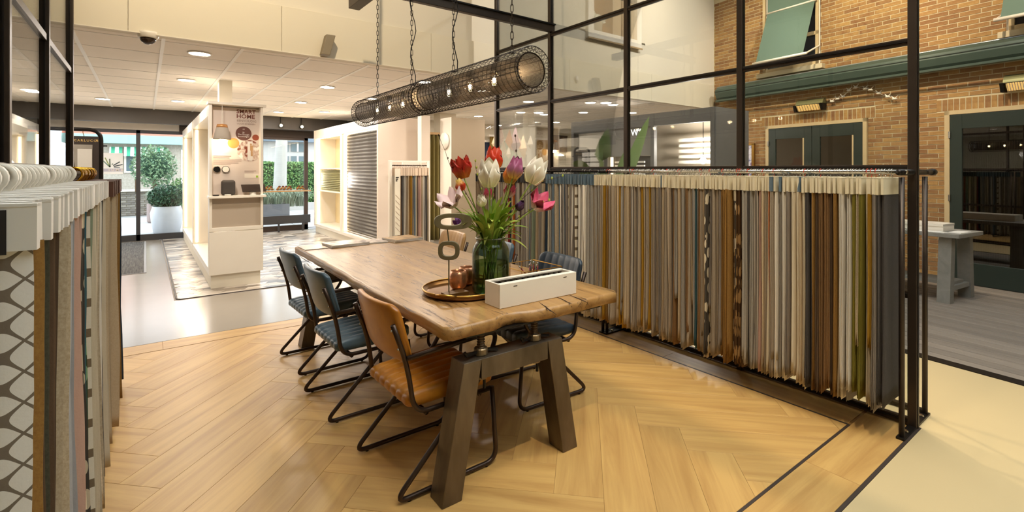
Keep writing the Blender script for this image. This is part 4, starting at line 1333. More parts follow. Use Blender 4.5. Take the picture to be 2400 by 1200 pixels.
# a notch in the near end
for p in outline:
    if abs(p.y - 1.94) < .05 and 1.42 < p.x < 1.54: p.y += .035
cen = Vector((1.68, 3.42, 0))
def off(p, k): return p + (cen - p).normalized() * k
mb = MB(); n = len(outline)
rings = [(.045, -.062, 0), (.006, -.058, .004), (.0, -.03, .008), (.003, -.012, .0), (.014, 0, 0), (.03, 0, 0), (.032, 0, 0)]
for k, dz, jit in rings:
    for p in outline:
        q = off(p, k + rg.uniform(-jit, jit)); mb.v.append((q.x, q.y, TZ + dz))
for i in range(len(rings) - 1):
    for j in range(n):
        j2 = (j + 1) % n
        mb.f.append((i * n + j, i * n + j2, (i + 1) * n + j2, (i + 1) * n + j))
mb.f.append(tuple(reversed(range(n)))); mb.f.append(tuple((len(rings) - 1) * n + j for j in range(n)))
M_slab = table_mat()
top = mb.build('table_top', M_slab, tbl, smooth=True)
# splits across the near end of the slab
M_split = plain('dark split', '#2f1f12', .9)
for u0, v0, u1, v1 in ((1262, 707, 1304, 738), (1302, 695, 1340, 712), (1330, 690, 1378, 710), (1270, 712, 1290, 730), (700, 600, 730, 618)):
    a, b = on_z(u0, v0, TZ + .0003), on_z(u1, v1, TZ + .0003)
    pts = [a.lerp(b, t / 5) + Vector((rg.uniform(-.004, .004), rg.uniform(-.004, .004), 0)) for t in range(6)]
    MB().tube(pts, .003, 4, radii=[.0006, .002, .003, .0032, .0022, .001]).build('split', M_split, top)
def crank_frame(yc, x0=1.06, x1=1.90):
    xm = (x0 + x1) / 2; bh = .095; w = .115
    zt_ = .625
    tl, trr = x0 + .115, x1 - .115
    m = M_leg
    # slanted legs as tapered hollow sections
    for s, xb_, xt in ((-1, x0, tl), (1, x1, trr)):
        xo, xi = xb_, xb_ - s * .105
        xto, xti = xt, xt - s * .10
        MB().hexa([(xo, yc - w / 2, 0), (xi, yc - w / 2, 0), (xi, yc + w / 2, 0), (xo, yc + w / 2, 0)][::(1 if s < 0 else -1)],
                  [(xto, yc - w / 2, zt_), (xti, yc - w / 2, zt_ - .0), (xti, yc + w / 2, zt_), (xto, yc + w / 2, zt_)][::(1 if s < 0 else -1)]).build('leg', m, tbl, bevel=.004, clean=True)
    MB().box(tl + .098, trr - .098, yc - w / 2 + .001, yc + w / 2 - .001, zt_ - bh, zt_).build('cross_beam', m, tbl, bevel=.003)
    for x in (1.305, 1.64):
        prof = []
        z = zt_ - .02
        while z < TZ - .07:
            prof += [(.0155, z), (.0205, z + .004), (.0205, z + .006), (.0155, z + .010)]; z += .0125
        prof += [(.018, TZ - .055)]
        sc = MB().lathe(prof, 16, (x, yc, 0)).build('screw_spindle', plain('raw steel screw', '#6b5a48', .4, .8), tbl)
        nut = MB().lathe([(.03, zt_), (.034, zt_ + .004), (.034, zt_ + .03), (.03, zt_ + .034)], 18, (x, yc, 0)).build('screw_nut', plain('worn nut', '#8b7a60', .4, .8), tbl)
        MB().tube([(x - .035, yc - .01, zt_ + .018), (x - .10, yc - .03, zt_ + .022), (x - .11, yc - .03, zt_ + .04)], .008, 8).build('crank_handle', M_black, nut)
        MB().tube([(x + .034, yc, zt_ + .017), (x + .085, yc - .02, zt_ + .012)], .008, 8).build('crank_handle', M_black, nut)
        MB().lathe([(.022, zt_ - bh - .02), (.032, zt_ - bh - .018), (.032, zt_ - bh), (.02, zt_ - bh)], 16, (x, yc, 0)).build('lower_collar', plain('worn nut', '#8b7a60', .4, .8), tbl)
        MB().tube([(x + .02, yc, zt_ - bh - .015), (x + .02, yc, zt_ - bh - .075)], .0075, 8).build('pin', M_black, tbl)
    MB().box(1.2, 2.1, yc - .04, yc + .04, TZ - .069, TZ - .061).build('mounting_plate', M_black, tbl)
def leg_mat():
    m, nt, b = base('worn leg steel')
    f = noise(nt, coords(nt, (1, 1, .3)), 4, 5, .6)
    nt.links.new(ramp(nt, f, [(.3, lin('#4a4238')), (.7, lin('#85796a'))]), b.inputs['Base Color'])
    b.inputs['Metallic'].default_value = .85; b.inputs['Roughness'].default_value = .42
    return m
M_leg = leg_mat()
crank_frame(2.0)
crank_frame(4.47)

# ================================================================ chairs
def leather(name, c1, c2):
    m, nt, b = base(name)
    f = noise(nt, coords(nt), 5, 4, .6)
    colr = ramp(nt, f, [(.3, lin(c2)), (.7, lin(c1))])
    nt.links.new(colr, b.inputs['Base Color']); b.inputs['Roughness'].default_value = .36
    bump(nt, b, noise(nt, coords(nt), 120, 3), .12, .003)
    return m
L_blue = leather('blue leather', '#566b78', '#3a4f5c'); L_cog = leather('cognac leather', '#bd7d22', '#9a5a14')
L_navy = leather('dark blue leather', '#33404c', '#222d37'); L_tan = leather('tan leather', '#c39a66', '#a97f4c')
M_tube = plain('bronze black tube', '#483b33', .38, .8, var=.12, sc=20)
def chair_mesh(proto, lm):
    # local: faces +x, origin at floor centre; side frames at y=+-.25
    hw = .255
    r = .0125
    for s in (-1, 1):
        y = s * hw
        pts = fillet([(-.195, y, .655), (.30, y, .675), (.335, y, .52), (-.235, y, .013), (.30, y, .013), (.30, y, .41)], [.09, .10, .085, .07, .05], 7)
        # arm, diagonal to rear floor, sled, front upright
        pts = fillet([(-.20, y, .655), (.315, y, .685), (.235, y, .50), (-.265, y, .0155), (.305, y, .0155), (.275, y, .40)], [.07, .06, .075, .075], 8)
        MB().tube(pts, r, 8).build('side_frame', M_tube, proto, smooth=True)
        p2 = fillet([(-.262, y * .93, .815), (-.190, y * .93, .62), (-.16, y * .97, .385), (.27, y * .97, .392)], [.25, .085], 8)
        MB().tube(p2, r, 8).build('back_post', M_tube, proto, smooth=True)
        for x in (-.19, .24):
            MB().tube([(x, y, 0), (x, y, .006)], .009, 8).build('foot_pad', M_black, proto)
        for z in (.70, .79):
            MB().ball((-.222 + (.70 - z) * .37 - .013, y * .93, z), .006, 8, 5).build('bolt', M_chrome, proto)
    for x, z in ((.20, .382), (-.1, .379)):
        MB().tube([(x, -hw, z), (x, hw, z)], r * .9, 8).build('cross_tube', M_tube, proto, smooth=True)
    # seat with seven channels across the depth (ridges run front to back)
    def seat(a, b):
        # closed profile swept: a around section, b across width
        yy = -.232 + .464 * b
        ridge = abs(math.sin(math.pi * 7 * b)) ** .55
        edge_ = min(1, min(b, 1 - b) / .03) ** .5 if 0 < b < 1 else 0
        an = 2 * math.pi * a
        ex, ez = .245, .046
        cx_ = math.copysign(abs(math.cos(an)) ** .28, math.cos(an)); cz = math.copysign(abs(math.sin(an)) ** .55, math.sin(an))
        x = .055 + ex * cx_ * (.985 + .015 * ridge) * (.93 + .07 * edge_)
        topk = 1 if math.sin(an) > 0 else .75
        z = .437 + (ez * cz * (.80 + .2 * ridge) * topk) * (.6 + .4 * edge_) + .012 * (x / .25) * (1 if math.sin(an) > 0 else 0)
        return (x, yy, z)
    mb = MB().grid(seat, 40, 56)
    k = len(mb.v)
    mb.f.append(tuple(i * 57 for i in range(40))); mb.f.append(tuple(i * 57 + 56 for i in reversed(range(40))))
    mb.build('seat', lm, proto, smooth=True, clean=True)
    # backrest: thin cushion, curved, channels on the front side
    def back(a, b):
        yy = -.235 + .47 * b
        an = 2 * math.pi * a
        cz = math.copysign(abs(math.sin(an)) ** .35, math.sin(an)); cx_ = math.copysign(abs(math.cos(an)) ** .6, math.cos(an))
        ridge = abs(math.sin(math.pi * 7 * b)) ** .6
        edge_ = min(1, min(b, 1 - b) / .035) ** .5 if 0 < b < 1 else 0
        corner = .03 * (1 - min(1, min(b, 1 - b) / .12)) ** 2
        z = .758 + (.142 - corner) * cz
        t = (z - .62) / .28
        front = cx_ > 0
        th = .022 * cx_ * (.45 + .55 * edge_) * ((.82 + .18 * ridge) if front else 1)
        x = -.178 - .075 * t + th - .035 * (1 - (2 * b - 1) ** 2) + .012
        return (x, yy, z)
    mb = MB().grid(back, 40, 56)
    mb.f.append(tuple(i * 57 for i in range(40))); mb.f.append(tuple(i * 57 + 56 for i in reversed(range(40))))
    mb.build('backrest', lm, proto, smooth=True, clean=True)
def chair(label, x, y, rot, lm, group):
    t = thing('dining_chair', label, 'chair', (0, 0, 0), group)
    if not chair.first:
        chair_mesh(t, lm); chair.first = t
    else:
        for ch in chair.first.children:
            c = ch.copy(); col.objects.link(c); c.parent = t
    for ch in t.children:
        if ch.name.startswith(('seat', 'backrest')):
            ch.material_slots[0].link = 'OBJECT'; ch.material_slots[0].material = lm
    t.location = (x, y, 0); t.rotation_euler = (0, 0, rot)
    return t
chair.first = None
G = 'leather chairs around the oak table'
CH = [('cognac leather armchair with sled legs at the crank end of the table', 1.155, 2.345, R(1), L_cog),
      ('blue leather armchair between the cognac chair and another blue chair', 1.11, 3.255, R(1), L_blue),
      ('blue leather armchair nearest the magazines at the table end', 1.13, 4.085, R(2), L_blue),
      ('dark blue leather armchair with its back to the fabric rack behind the white sample box', 2.18, 2.66, R(180 - 3), L_navy),
      ('blue leather armchair behind the tulip vase with its back to the fabric rack', 2.22, 3.5, R(181), L_blue),
      ('tan leather armchair with its back to the fabric rack', 2.25, 4.32, R(179), L_tan)]
for lb, x, y, r_, m in CH: chair(lb, x, y, r_, m, G)

# ================================================================ things on the table
TT = TZ + .001
tray_c = Vector((1.50, 2.49, TT))
tray = thing('tray', 'round brass tray with two handles under the tulip vase', 'tray', tuple(tray_c))
M_tray = plain('aged brass', '#b58a45', .3, 1, var=.15, sc=6)
M_tray_in = plain('brass tray floor', '#8a6236', .3, .8, var=.2, sc=5)
MB().lathe([(0, .006), (.205, .006), (.222, .012), (.232, .03), (.238, .03), (.230, .008), (.215, 0), (0, 0)], 56, tray_c).build('dish', M_tray_in, tray, smooth=True)
MB().tube([(tray_c.x + .235 * math.cos(k * math.pi / 28), tray_c.y + .235 * math.sin(k * math.pi / 28), TT + .031) for k in range(56)], .0055, 8, closed=True).build('rim', M_tray, tray, smooth=True)
for a0 in (R(215), R(35)):
    pts = [(tray_c.x + (.236 + .03 * math.sin(math.pi * k / 8)) * math.cos(a0 + (k - 4) * .065), tray_c.y + (.236 + .03 * math.sin(math.pi * k / 8)) * math.sin(a0 + (k - 4) * .065), TT + .031 + .012 * math.sin(math.pi * k / 8)) for k in range(9)]
    MB().tube(pts, .006, 8).build('handle', M_tray, tray, smooth=True)
TF = TT + .0065
# vase
vc = Vector((1.625, 2.385, TF))
M_vase = None
def vase_glass():
    m, nt, b = base('green tinted glass')
    nt.nodes.remove(b); out = nt.nodes['Material Output']
    tr = nt.nodes.new('ShaderNodeBsdfTransparent'); tr.inputs[0].default_value = (.66, .74, .58, 1)
    gl = nt.nodes.new('ShaderNodeBsdfGlossy'); gl.inputs['Roughness'].default_value = .02
    lw = nt.nodes.new('ShaderNodeLayerWeight'); lw.inputs[0].default_value = .35
    mx = nt.nodes.new('ShaderNodeMixShader')
    nt.links.new(math_n(nt, 'MULTIPLY', lw.outputs['Fresnel'], .8), mx.inputs[0]); nt.links.new(tr.outputs[0], mx.inputs[1]); nt.links.new(gl.outputs[0], mx.inputs[2]); nt.links.new(mx.outputs[0], out.inputs[0])
    return m
vase = thing('vase', 'large dark green glass jar vase full of tulips', 'vase', tuple(vc))
rv, hv = .108, .315
VB = MB().lathe([(0, 0), (rv * .86, 0), (rv * .95, .006), (rv, .02), (rv * 1.01, .06), (rv * 1.01, hv * .74), (rv * .98, hv * .80), (rv * .86, hv * .88), (rv * .77, hv * .92), (rv * .76, hv * .955), (rv * .80, hv * .97), (rv * .82, hv * .985), (rv * .80, hv)], 48, vc)
VB.build('jar', vase_glass(), vase, smooth=True)
MB().lathe([(0, .008), (rv * .93, .008), (rv * .965, .03), (rv * .965, hv * .55), (0, hv * .55)], 32, vc).build('water', glass_thin('water', '#b9cda6', .3), vase, smooth=True)
MB().tube([(vc.x + rv * .79 * math.cos(k * math.pi / 20), vc.y + rv * .79 * math.sin(k * math.pi / 20), TF + hv) for k in range(40)], .004, 6, closed=True).build('lip', vase_glass(), vase, smooth=True)
# tulips placed by the picture at the vase's distance
VD = vc.x * SA + vc.y * CA
def at_d(u, v, dd=0.0):
    r = ray(u, v); return Vector((0, 0, H)) + r * (VD + dd)
M_stem = plain('tulip stem', '#8ba544', .5); M_leafg = foliage_mat('tulip leaf', '#a9c148', '#6c9a34'); M_leafy = foliage_mat('tulip leaf pale', '#c2bf55', '#86a83e')
def petal_mat(name, tip, basec, mid=None):
    if name in MATS: return MATS[name]
    m, nt, b = base(name)
    t = nt.nodes.new('ShaderNodeTexCoord'); sx = nt.nodes.new('ShaderNodeSeparateXYZ'); nt.links.new(t.outputs['Object'], sx.inputs[0])
    f = math_n(nt, 'MULTIPLY', sx.outputs[2], 14.0)
    nz = noise(nt, coords(nt, (60, 60, 8)), 1, 3)
    f = math_n(nt, 'ADD', f, math_n(nt, 'MULTIPLY', math_n(nt, 'SUBTRACT', nz, .5), .5))
    st = [(.05, lin(basec)), (.45, lin(mid or tip)), (.95, lin(tip))]
    nt.links.new(ramp(nt, f, st), b.inputs['Base Color']); b.inputs['Roughness'].default_value = .45
    MATS[name] = m
    return m
PM = {'red orange': petal_mat('petal red', '#d8401c', '#d8902a', '#cf3618'), 'deep red': petal_mat('petal deep red', '#b8301c', '#c97a2a', '#b02416'), 'white': petal_mat('petal white', '#f6f1e2', '#e8e6c0'),
      'orange': petal_mat('petal orange', '#e08a3a', '#d8b050', '#d5763a'), 'lilac': petal_mat('petal lilac', '#9c4a78', '#e0b85a', '#a8688c'), 'pink and white': petal_mat('petal pink', '#c83a68', '#f4e6e2', '#d86a86'),
      'pale pink': petal_mat('petal pale pink', '#ecd2d2', '#f3e8dc'), 'dark purple': petal_mat('petal purple', '#45244e', '#3a2040'), 'violet': petal_mat('petal violet', '#6a2f86', '#4a2060'), 'red and yellow': petal_mat('petal redyellow', '#e8c86a', '#d8602a', '#c83420')}
PET = {}
def petal_mesh(open_, frill, L=.065, w=.029):
    k = (open_, frill, L, w)
    if k in PET: return PET[k]
    def fn(a, b):
        # b along length, a across; cup shape
        prof = math.sin(math.pi * (.12 + .70 * b)) ** .6
        x = (a - .5) * 2
        half = w * prof
        tip = .012 * (1 - abs(x)) * b
        yy = x * half
        rad = .021 * math.sin(math.pi * (.10 + (.66 - .2 * open_) * b)) * (1 - .34 * x * x) + open_ * b * b * .05
        zz = L * b * (1 - .35 * open_ * b) + tip - abs(x) ** 2.2 * .020 * b * b + frill * .006 * math.sin(x * 14 + b * 9) * b
        return (rad + frill * .004 * math.sin(x * 17) * b, yy, zz)
    PET[k] = mesh_of(MB().grid(fn, 8, 10), 'petal', True)
    return PET[k]
def leaf_strip(mb, p0, p1, p2, w, tw=0):
    n = 10; k = len(mb.v)
    p0, p1, p2 = Vector(p0), Vector(p1), Vector(p2)
    for i in range(n + 1):
        t = i / n
        p = p0 * (1 - t) ** 2 + p1 * 2 * t * (1 - t) + p2 * t * t
        d = ((p1 - p0) * (1 - t) + (p2 - p1) * t).normalized()
        s = d.cross(Vector((0, 0, 1)))
        if s.length < .05: s = Vector((1, 0, 0))
        s.normalize(); s = s * math.cos(tw) + d.cross(s) * math.sin(tw)
        ww = w * (math.sin(math.pi * min(1, t * .93 + .07)) ** .7)
        nrm = d.cross(s).normalized()
        mb.v += [tuple(p - s * ww), tuple(p + nrm * ww * .3), tuple(p + s * ww)]
    for i in range(n):
        a = k + i * 3
        mb.f += [(a, a + 1, a + 4, a + 3), (a + 1, a + 2, a + 5, a + 4)]
    return mb
TUL = [  # colour, u, v base of bloom, dd, size px height, openness, frill, tilt
 ('red orange', 1157, 398, .02, 50, .05, .8), ('deep red', 1088, 418, .0, 48, .25, 1.0), ('white', 1147, 438, -.08, 62, .10, .1), ('orange', 1193, 430, .03, 44, .0, .1),
 ('lilac', 1202, 418, -.04, 48, .0, .1), ('white', 1244, 430, -.02, 60, .08, .1), ('pink and white', 1254, 490, -.02, 40, .55, .1), ('pale pink', 1064, 484, -.04, 36, .7, .3),
 ('dark purple', 1213, 492, -.10, 24, .0, .1), ('violet', 1083, 528, .02, 22, .2, .1), ('red and yellow', 1083, 447, -.03, 28, .0, .1), ('white', 1131, 483, -.10, 26, .1, .1),
 ('pink and white', 1190, 462, .05, 28, .3, .2), ('pink and white', 1146, 468, .06, 24, .3, .2)]
DESC = {0: 'frilled red orange tulip standing highest in the vase', 1: 'frilled deep red tulip at the back of the bunch above the tray sculpture', 2: 'big open white tulip in the middle of the bunch', 3: 'slim orange tulip beside the lilac one',
        4: 'closed lilac tulip beside the slim orange one', 5: 'tall white tulip leaning towards the fabric rack', 6: 'open pink and white tulip leaning out over the white box', 7: 'wide open pale pink tulip leaning out over the sculpture',
        8: 'dark purple tulip bud under the lilac tulip', 9: 'violet tulip low beside the perforated ring', 10: 'small red tulip with yellow tips above the pale pink one', 11: 'small white tulip low in the bunch',
        12: 'half open pink tulip behind the slim orange one', 13: 'small pink tulip behind the big white one'}
neck = Vector((vc.x, vc.y, TF + hv))
rg = random.Random(11)
stem_i = 0
for i, (cn, u, v, dd, px, op, fr) in enumerate(TUL):
    base_p = at_d(u, v, dd)
    px2m = (VD + dd) / F
    hgt = px * px2m * 1.08
    foot = vc + Vector((rg.uniform(-.04, .04), rg.uniform(-.04, .04), .015))
    nk = neck + Vector(((base_p.x - neck.x) * .22, (base_p.y - neck.y) * .22, -.005))
    lim = Vector((nk.x - neck.x, nk.y - neck.y))
    if lim.length > .06: lim = lim.normalized() * .06; nk.x, nk.y = neck.x + lim.x, neck.y + lim.y
    t = thing('tulip', DESC[i] , 'flower', tuple(foot), 'tulips in the glass vase')
    pts = [foot, foot.lerp(nk, .5), nk]
    mid = nk.lerp(base_p, .55) + Vector((0, 0, .03))
    for q in range(1, 9):
        s = q / 8
        pts.append(nk * (1 - s) ** 2 + mid * 2 * s * (1 - s) + base_p * s * s)
    MB().tube(pts, .0042, 7).build('stem', M_stem, t, smooth=True)
    dirv = (pts[-1] - pts[-2]).normalized()
    dirv = (dirv + Vector((0, 0, .5))).normalized()
    if op > .5: dirv = (dirv + Vector((-.2, -.35, .2))).normalized()
    quat = Vector((0, 0, 1)).rotation_difference(dirv)
    me = petal_mesh(op, fr)
    sc = hgt / (.065 * (1 - .3 * op) + .01)
    for k in range(6):
        o = part(me, t, 'petal', PM[cn]); s_ = sc * (1 if k % 2 else .96)
        o.rotation_mode = 'QUATERNION'
        qz = Matrix.Rotation(k * math.pi / 3 + i, 3, 'Z').to_quaternion()
        o.rotation_quaternion = quat @ qz
        o.location = base_p - foot; o.scale = (s_, s_, s_)
    # leaves
    for q in range(2 if i < 12 else 1):
        a = math.atan2(base_p.y - neck.y, base_p.x - neck.x) + rg.uniform(-1.0, 1.0)
        ln = rg.uniform(.12, .22)
        p0 = neck + Vector((math.cos(a) * .035, math.sin(a) * .035, -.06)); p1 = neck + Vector((math.cos(a) * .05, math.sin(a) * .05, ln * .75)); p2 = neck + Vector((math.cos(a) * (.06 + ln * .75), math.sin(a) * (.06 + ln * .75), ln * rg.uniform(.35, 1.1)))
        leaf_strip(MB(), p0, p1, p2, rg.uniform(.012, .02), rg.uniform(-.5, .5)).build('leaf', M_leafg if rg.random() < .7 else M_leafy, t, smooth=True)
# extra leaf sprays belonging to the vase bunch
lf = thing('foliage_bunch', 'long green tulip leaves spilling over the rim of the glass vase', 'leaves', tuple(neck))
for u, v, w in ((1135, 575, .014), (1225, 560, .012), (1240, 535, .011), (1238, 585, .010), (1062, 497, .009), (1118, 500, .013), (1150, 500, .013), (1170, 480, .012), (1190, 500, .014), (1205, 520, .013),
                (1140, 540, .012), (1165, 540, .013), (1180, 555, .013), (1215, 540, .011), (1110, 600, .013), (1100, 545, .010), (1228, 552, .010), (1160, 465, .01), (1128, 520, .012), (1200, 470, .012), (1172, 520, .013), (1146, 505, .013), (1186, 535, .014), (1155, 560, .013), (1122, 470, .012), (1138, 490, .014), (1178, 460, .013), (1196, 485, .013), (1210, 500, .012), (1105, 520, .012), (1115, 555, .012), (1220, 520, .012), (1160, 500, .015), (1175, 500, .014), (1133, 515, .014), (1193, 550, .013), (1148, 480, .012), (1098, 505, .01)):
    e = at_d(u, v, rg.uniform(-.12, .06))
    p0 = neck + Vector((rg.uniform(-.05, .05), rg.uniform(-.05, .05), -.07))
    p1 = neck.lerp(e, .45) + Vector((0, 0, .09))
    leaf_strip(MB(), p0, p1, e, w * 1.35, rg.uniform(-.6, .6)).build('leaf', M_leafg if rg.random() < .7 else M_leafy, lf, smooth=True)
# submerged stems are the tulips' own; budding twigs
M_twig = plain('twig bark', '#4a382c', .8); M_bud = plain('twig bud', '#a8b84a', .6)
for i, (lab, ptsuv) in enumerate([('tall bare twig rising towards the clock pillar', [(1160, 560), (1120, 500), (1085, 440), (1055, 390), (1030, 318)]), ('thin twig rising through the red orange tulip', [(1170, 560), (1185, 480), (1215, 390), (1208, 320)]),
                     ('budding twig leaning out over the fabric rack', [(1175, 560), (1220, 470), (1270, 425), (1318, 413)]), ('budding twig leaning behind the deep red tulip', [(1150, 560), (1135, 480), (1118, 410), (1113, 378)]),
                     ('budding twig beside the open pink tulip', [(1170, 560), (1215, 510), (1260, 480), (1286, 470)])]):
    dd = (.05, .08, .06, .09, .0)[i]
    P = [vc + Vector((.01 * i - .02, .01, .02))] + [at_d(u, v, dd * k / 4) for k, (u, v) in enumerate(ptsuv)]
    P[1] = neck + Vector((.008 * i - .02, .004 * i, -.01))
    t = thing('twig', lab, 'twig', tuple(P[0]), 'budding twigs in the vase')
    pts = [P[0]]
    for a, b in zip(P[:-1], P[1:]):
        for q in range(1, 5): pts.append(a.lerp(b, q / 4) + Vector((rg.uniform(-.003, .003), rg.uniform(-.003, .003), 0)))
    MB().tube(pts, .002, 5, radii=[.0026 - .0016 * k / len(pts) for k in range(len(pts))]).build('branch', M_twig, t)
    for k in range(8, len(pts), 2 if i else 3):
        p = pts[k] + Vector((rg.uniform(-.006, .006), 0, .004))
        MB().ball(p, .0045 if i == 0 else .006, 6, 5, (1, 1, 1.5)).build('bud', M_twig if i < 2 else M_bud, t)
# ring sculpture
sb = Vector((1.385, 2.385, TF))
M_sc = plain('dull bronze', '#787055', .5, .6, var=.15, sc=12)
sc_o = thing('sculpture', 'bronze sculpture of two flat rings on a rod', 'sculpture', tuple(sb))
MB().box(sb.x - .07, sb.x + .07, sb.y - .035, sb.y + .035, TF, TF + .032).build('base_block', plain('bronze block', '#6b4d25', .4, .7, var=.15), sc_o, bevel=.002)
SD = sb.x * SA + sb.y * CA
RT = Vector((CA, -SA, 0)); UP = Vector((0, 0, 1))
def at_s(u, v): return Vector((0, 0, H)) + ray(u, v) * SD
def flat_ring(c, ow, oh, iw, ih, tilt, th, sq=.7, offx=0):
    rt = Vector((math.cos(tilt), math.sin(tilt), 0)); nn = rt.cross(UP)
    n = 40; mb = MB()
    def se(a, w, h): return rt * (math.copysign(abs(math.cos(a)) ** sq, math.cos(a)) * w) + UP * (math.copysign(abs(math.sin(a)) ** sq, math.sin(a)) * h)
    for s in (1, -1):
        for w, h, o in ((ow, oh, 0), (iw, ih, offx)):
            for k in range(n): mb.v.append(tuple(c + se(2 * math.pi * k / n, w, h) + rt * o + nn * th * s))
    for k in range(n):
        j = (k + 1) % n
        a, b, c_, d = 0, n, 2 * n, 3 * n
        mb.f += [(a + k, a + j, b + j, b + k), (c_ + j, c_ + k, d + k, d + j), (a + j, a + k, c_ + k, c_ + j), (b + k, b + j, d + j, d + k)]
    return mb
px = SD / F
ta = -YAW
c1_, c2_ = at_s(1052, 587), at_s(1062, 519)
flat_ring(c1_, 25 * px, 22 * px, 15 * px, 13 * px, ta, .011).build('ring', M_sc, sc_o, bevel=.003, clean=True)
flat_ring(c2_, 44 * px, 19 * px, 24 * px, 9 * px, ta + .2, .012, .75, -.012).build('ring', M_sc, sc_o, bevel=.003, clean=True)
rod_x = at_s(1060, 600)
MB().tube([Vector((c1_.x, c1_.y, TF + .03)), Vector((c1_.x, c1_.y, c1_.z - 22 * px))], .004, 8).build('rod', M_sc, sc_o)
MB().tube([Vector((c1_.x, c1_.y, c1_.z + 22 * px)), Vector((c1_.x - .01, c1_.y, c2_.z - 17 * px))], .004, 8).build('rod', M_sc, sc_o)
# copper tealight bowls
M_cop = plain('hammered copper', '#cf9470', .3, .75, var=.15, sc=40, bmp=.5, bsc=90)
for lb, x, y in (('hammered copper tealight bowl beside the ring sculpture', 1.50, 2.545), ('hammered copper tealight bowl half hidden by the vase', 1.603, 2.612)):
    c = Vector((x, y, TF))
    t = thing('tealight_bowl', lb, 'candle holder', tuple(c), 'copper tealight bowls on the tray')
    MB().lathe([(0, 0), (.034, 0), (.048, .02), (.055, .055), (.052, .085), (.046, .11), (.043, .11), (.048, .085), (.050, .055), (.043, .022), (0, .01)], 32, c).build('bowl', M_cop, t, smooth=True)
    MB().lathe([(0, .01), (.03, .01), (.03, .04), (0, .04)], 16, c).build('candle', emit('candle glow', '#e8a23a', .8), t)
# white sample box
wb = thing('sample_box', 'long white wooden box with a dark slotted top on the table end', 'box', (1.74, 2.14, TT))
x0, x1, y0, y1, zt_ = 1.465, 2.01, 2.065, 2.205, TT + .125
MB().box(x0, x1, y0, y0 + .012, TT, zt_).build('front', M_white, wb, bevel=.002)
MB().box(x0, x1, y1 - .012, y1, TT, zt_).build('back', M_white, wb, bevel=.002)
MB().box(x0, x0 + .012, y0 + .012, y1 - .012, TT, zt_).build('end', M_white, wb, bevel=.002)
MB().box(x1 - .012, x1, y0 + .012, y1 - .012, TT, zt_).build('end', M_white, wb, bevel=.002)
MB().box(x0 + .012, x1 - .012, y0 + .012, y1 - .012, TT, TT + .012).build('bottom', M_white, wb)
for k in range(38):
    x = x0 + .03 + k * (x1 - x0 - .06) / 37
    MB().box(x, x + .006, y0 + .03, y1 - .03, TT + .012, zt_ - .012 - .006 * (k % 3)).build('sample_card', (M_hkblack, M_anth, M_black)[k % 3], wb)
MB().box(x0 + .012, x1 - .012, y0 + .012, y0 + .035, zt_ - .008, zt_).build('lid_strip', M_white, wb)
MB().box(x0 + .012, x1 - .012, y1 - .03, y1 - .012, zt_ - .008, zt_).build('lid_strip', M_white, wb)
for x in (x0 + .10, x1 - .09):
    MB().box(x - .012, x + .012, y0 - .0015, y0, zt_ - .02, zt_ - .017).build('slot', M_black, wb)
# pen cup, pens, wire tray, papers
pc = on_z(1250, 650, TT) + Vector((.06, .12, 0)); pc = Vector((1.93, 2.36, TT))
cup = thing('pen_cup', 'clear pen cup behind the white sample box', 'cup', tuple(pc))
MB().lathe([(0, 0), (.036, 0), (.036, .09), (.033, .09), (.033, .005), (0, .005)], 20, pc).build('cup_wall', glass_thin('clear plastic', '#e8ecee', .6), cup, smooth=True)
pencols = ['#8c1f1c', '#1d1d1f', '#8c1f1c', '#9a2b22', '#232325', '#731a18', '#1d1d1f', '#8c1f1c']
for k, c in enumerate(pencols):
    a = k * .8; b0 = pc + Vector((math.cos(a) * .018, math.sin(a) * .018, .007)); e0 = pc + Vector((math.cos(a) * .027, math.sin(a) * .027, .135 + .01 * (k % 3)))
    if k == 0: e0 = pc + Vector((-.085, .04, .125)); b0 = pc + Vector((.01, -.005, .008))
    nm = 'red' if c[1] in '789' else 'black'
    pn = thing('pen', ('red pen leaning far out of the pen cup' if k == 0 else nm + ' pen standing in the pen cup'), 'pen', tuple(b0), nm + ' pens in the cup' if k else 'leaning pens in the cup')
    MB().tube([b0, b0.lerp(e0, .85)], .0045, 8).build('barrel', plain('pen ' + nm, c, .3), pn, smooth=True)
    MB().tube([b0.lerp(e0, .85), e0], .0035, 8).build('cap', M_chrome, pn, smooth=True)
wt = thing('wire_tray', 'gold wire letter tray behind the white sample box', 'tray', (1.98, 2.47, TT))
for y in (2.33, 2.62):
    MB().tube([(1.84, y, TT + .10), (2.14, y, TT + .10)], .003, 6).build('wire', M_brass, wt)
    for x in (1.84, 1.94, 2.04, 2.14): MB().tube([(x, y, TT), (x, y, TT + .10)], .0025, 6).build('wire', M_brass, wt)
for x in (1.84, 2.14): MB().tube([(x, 2.33, TT + .10), (x, 2.62, TT + .10)], .003, 6).build('wire', M_brass, wt)
MB().box(1.84, 2.14, 2.33, 2.62, TT, TT + .003).build('tray_base', M_brass, wt)
M_paper = plain('paper', '#e6e2da', .7)
sp_ = thing('paper_stack', 'loose pale papers beside the glass vase', 'paper', (1.775, 2.64, TT))
for k in range(4):
    a = R(8 * k - 12); c = Vector((1.775, 2.64, 0)); w, h = .045, .10
    q = [(c.x + math.cos(a) * x - math.sin(a) * y, c.y + math.sin(a) * x + math.cos(a) * y) for x, y in ((-w, -h), (w, -h), (w, h), (-w, h))]
    MB().prism(q, TT + .0004 + k * .004, TT + .004 + k * .004).build('sheet', (M_paper, plain('brown folder', '#a98560', .6))[k % 2], sp_)
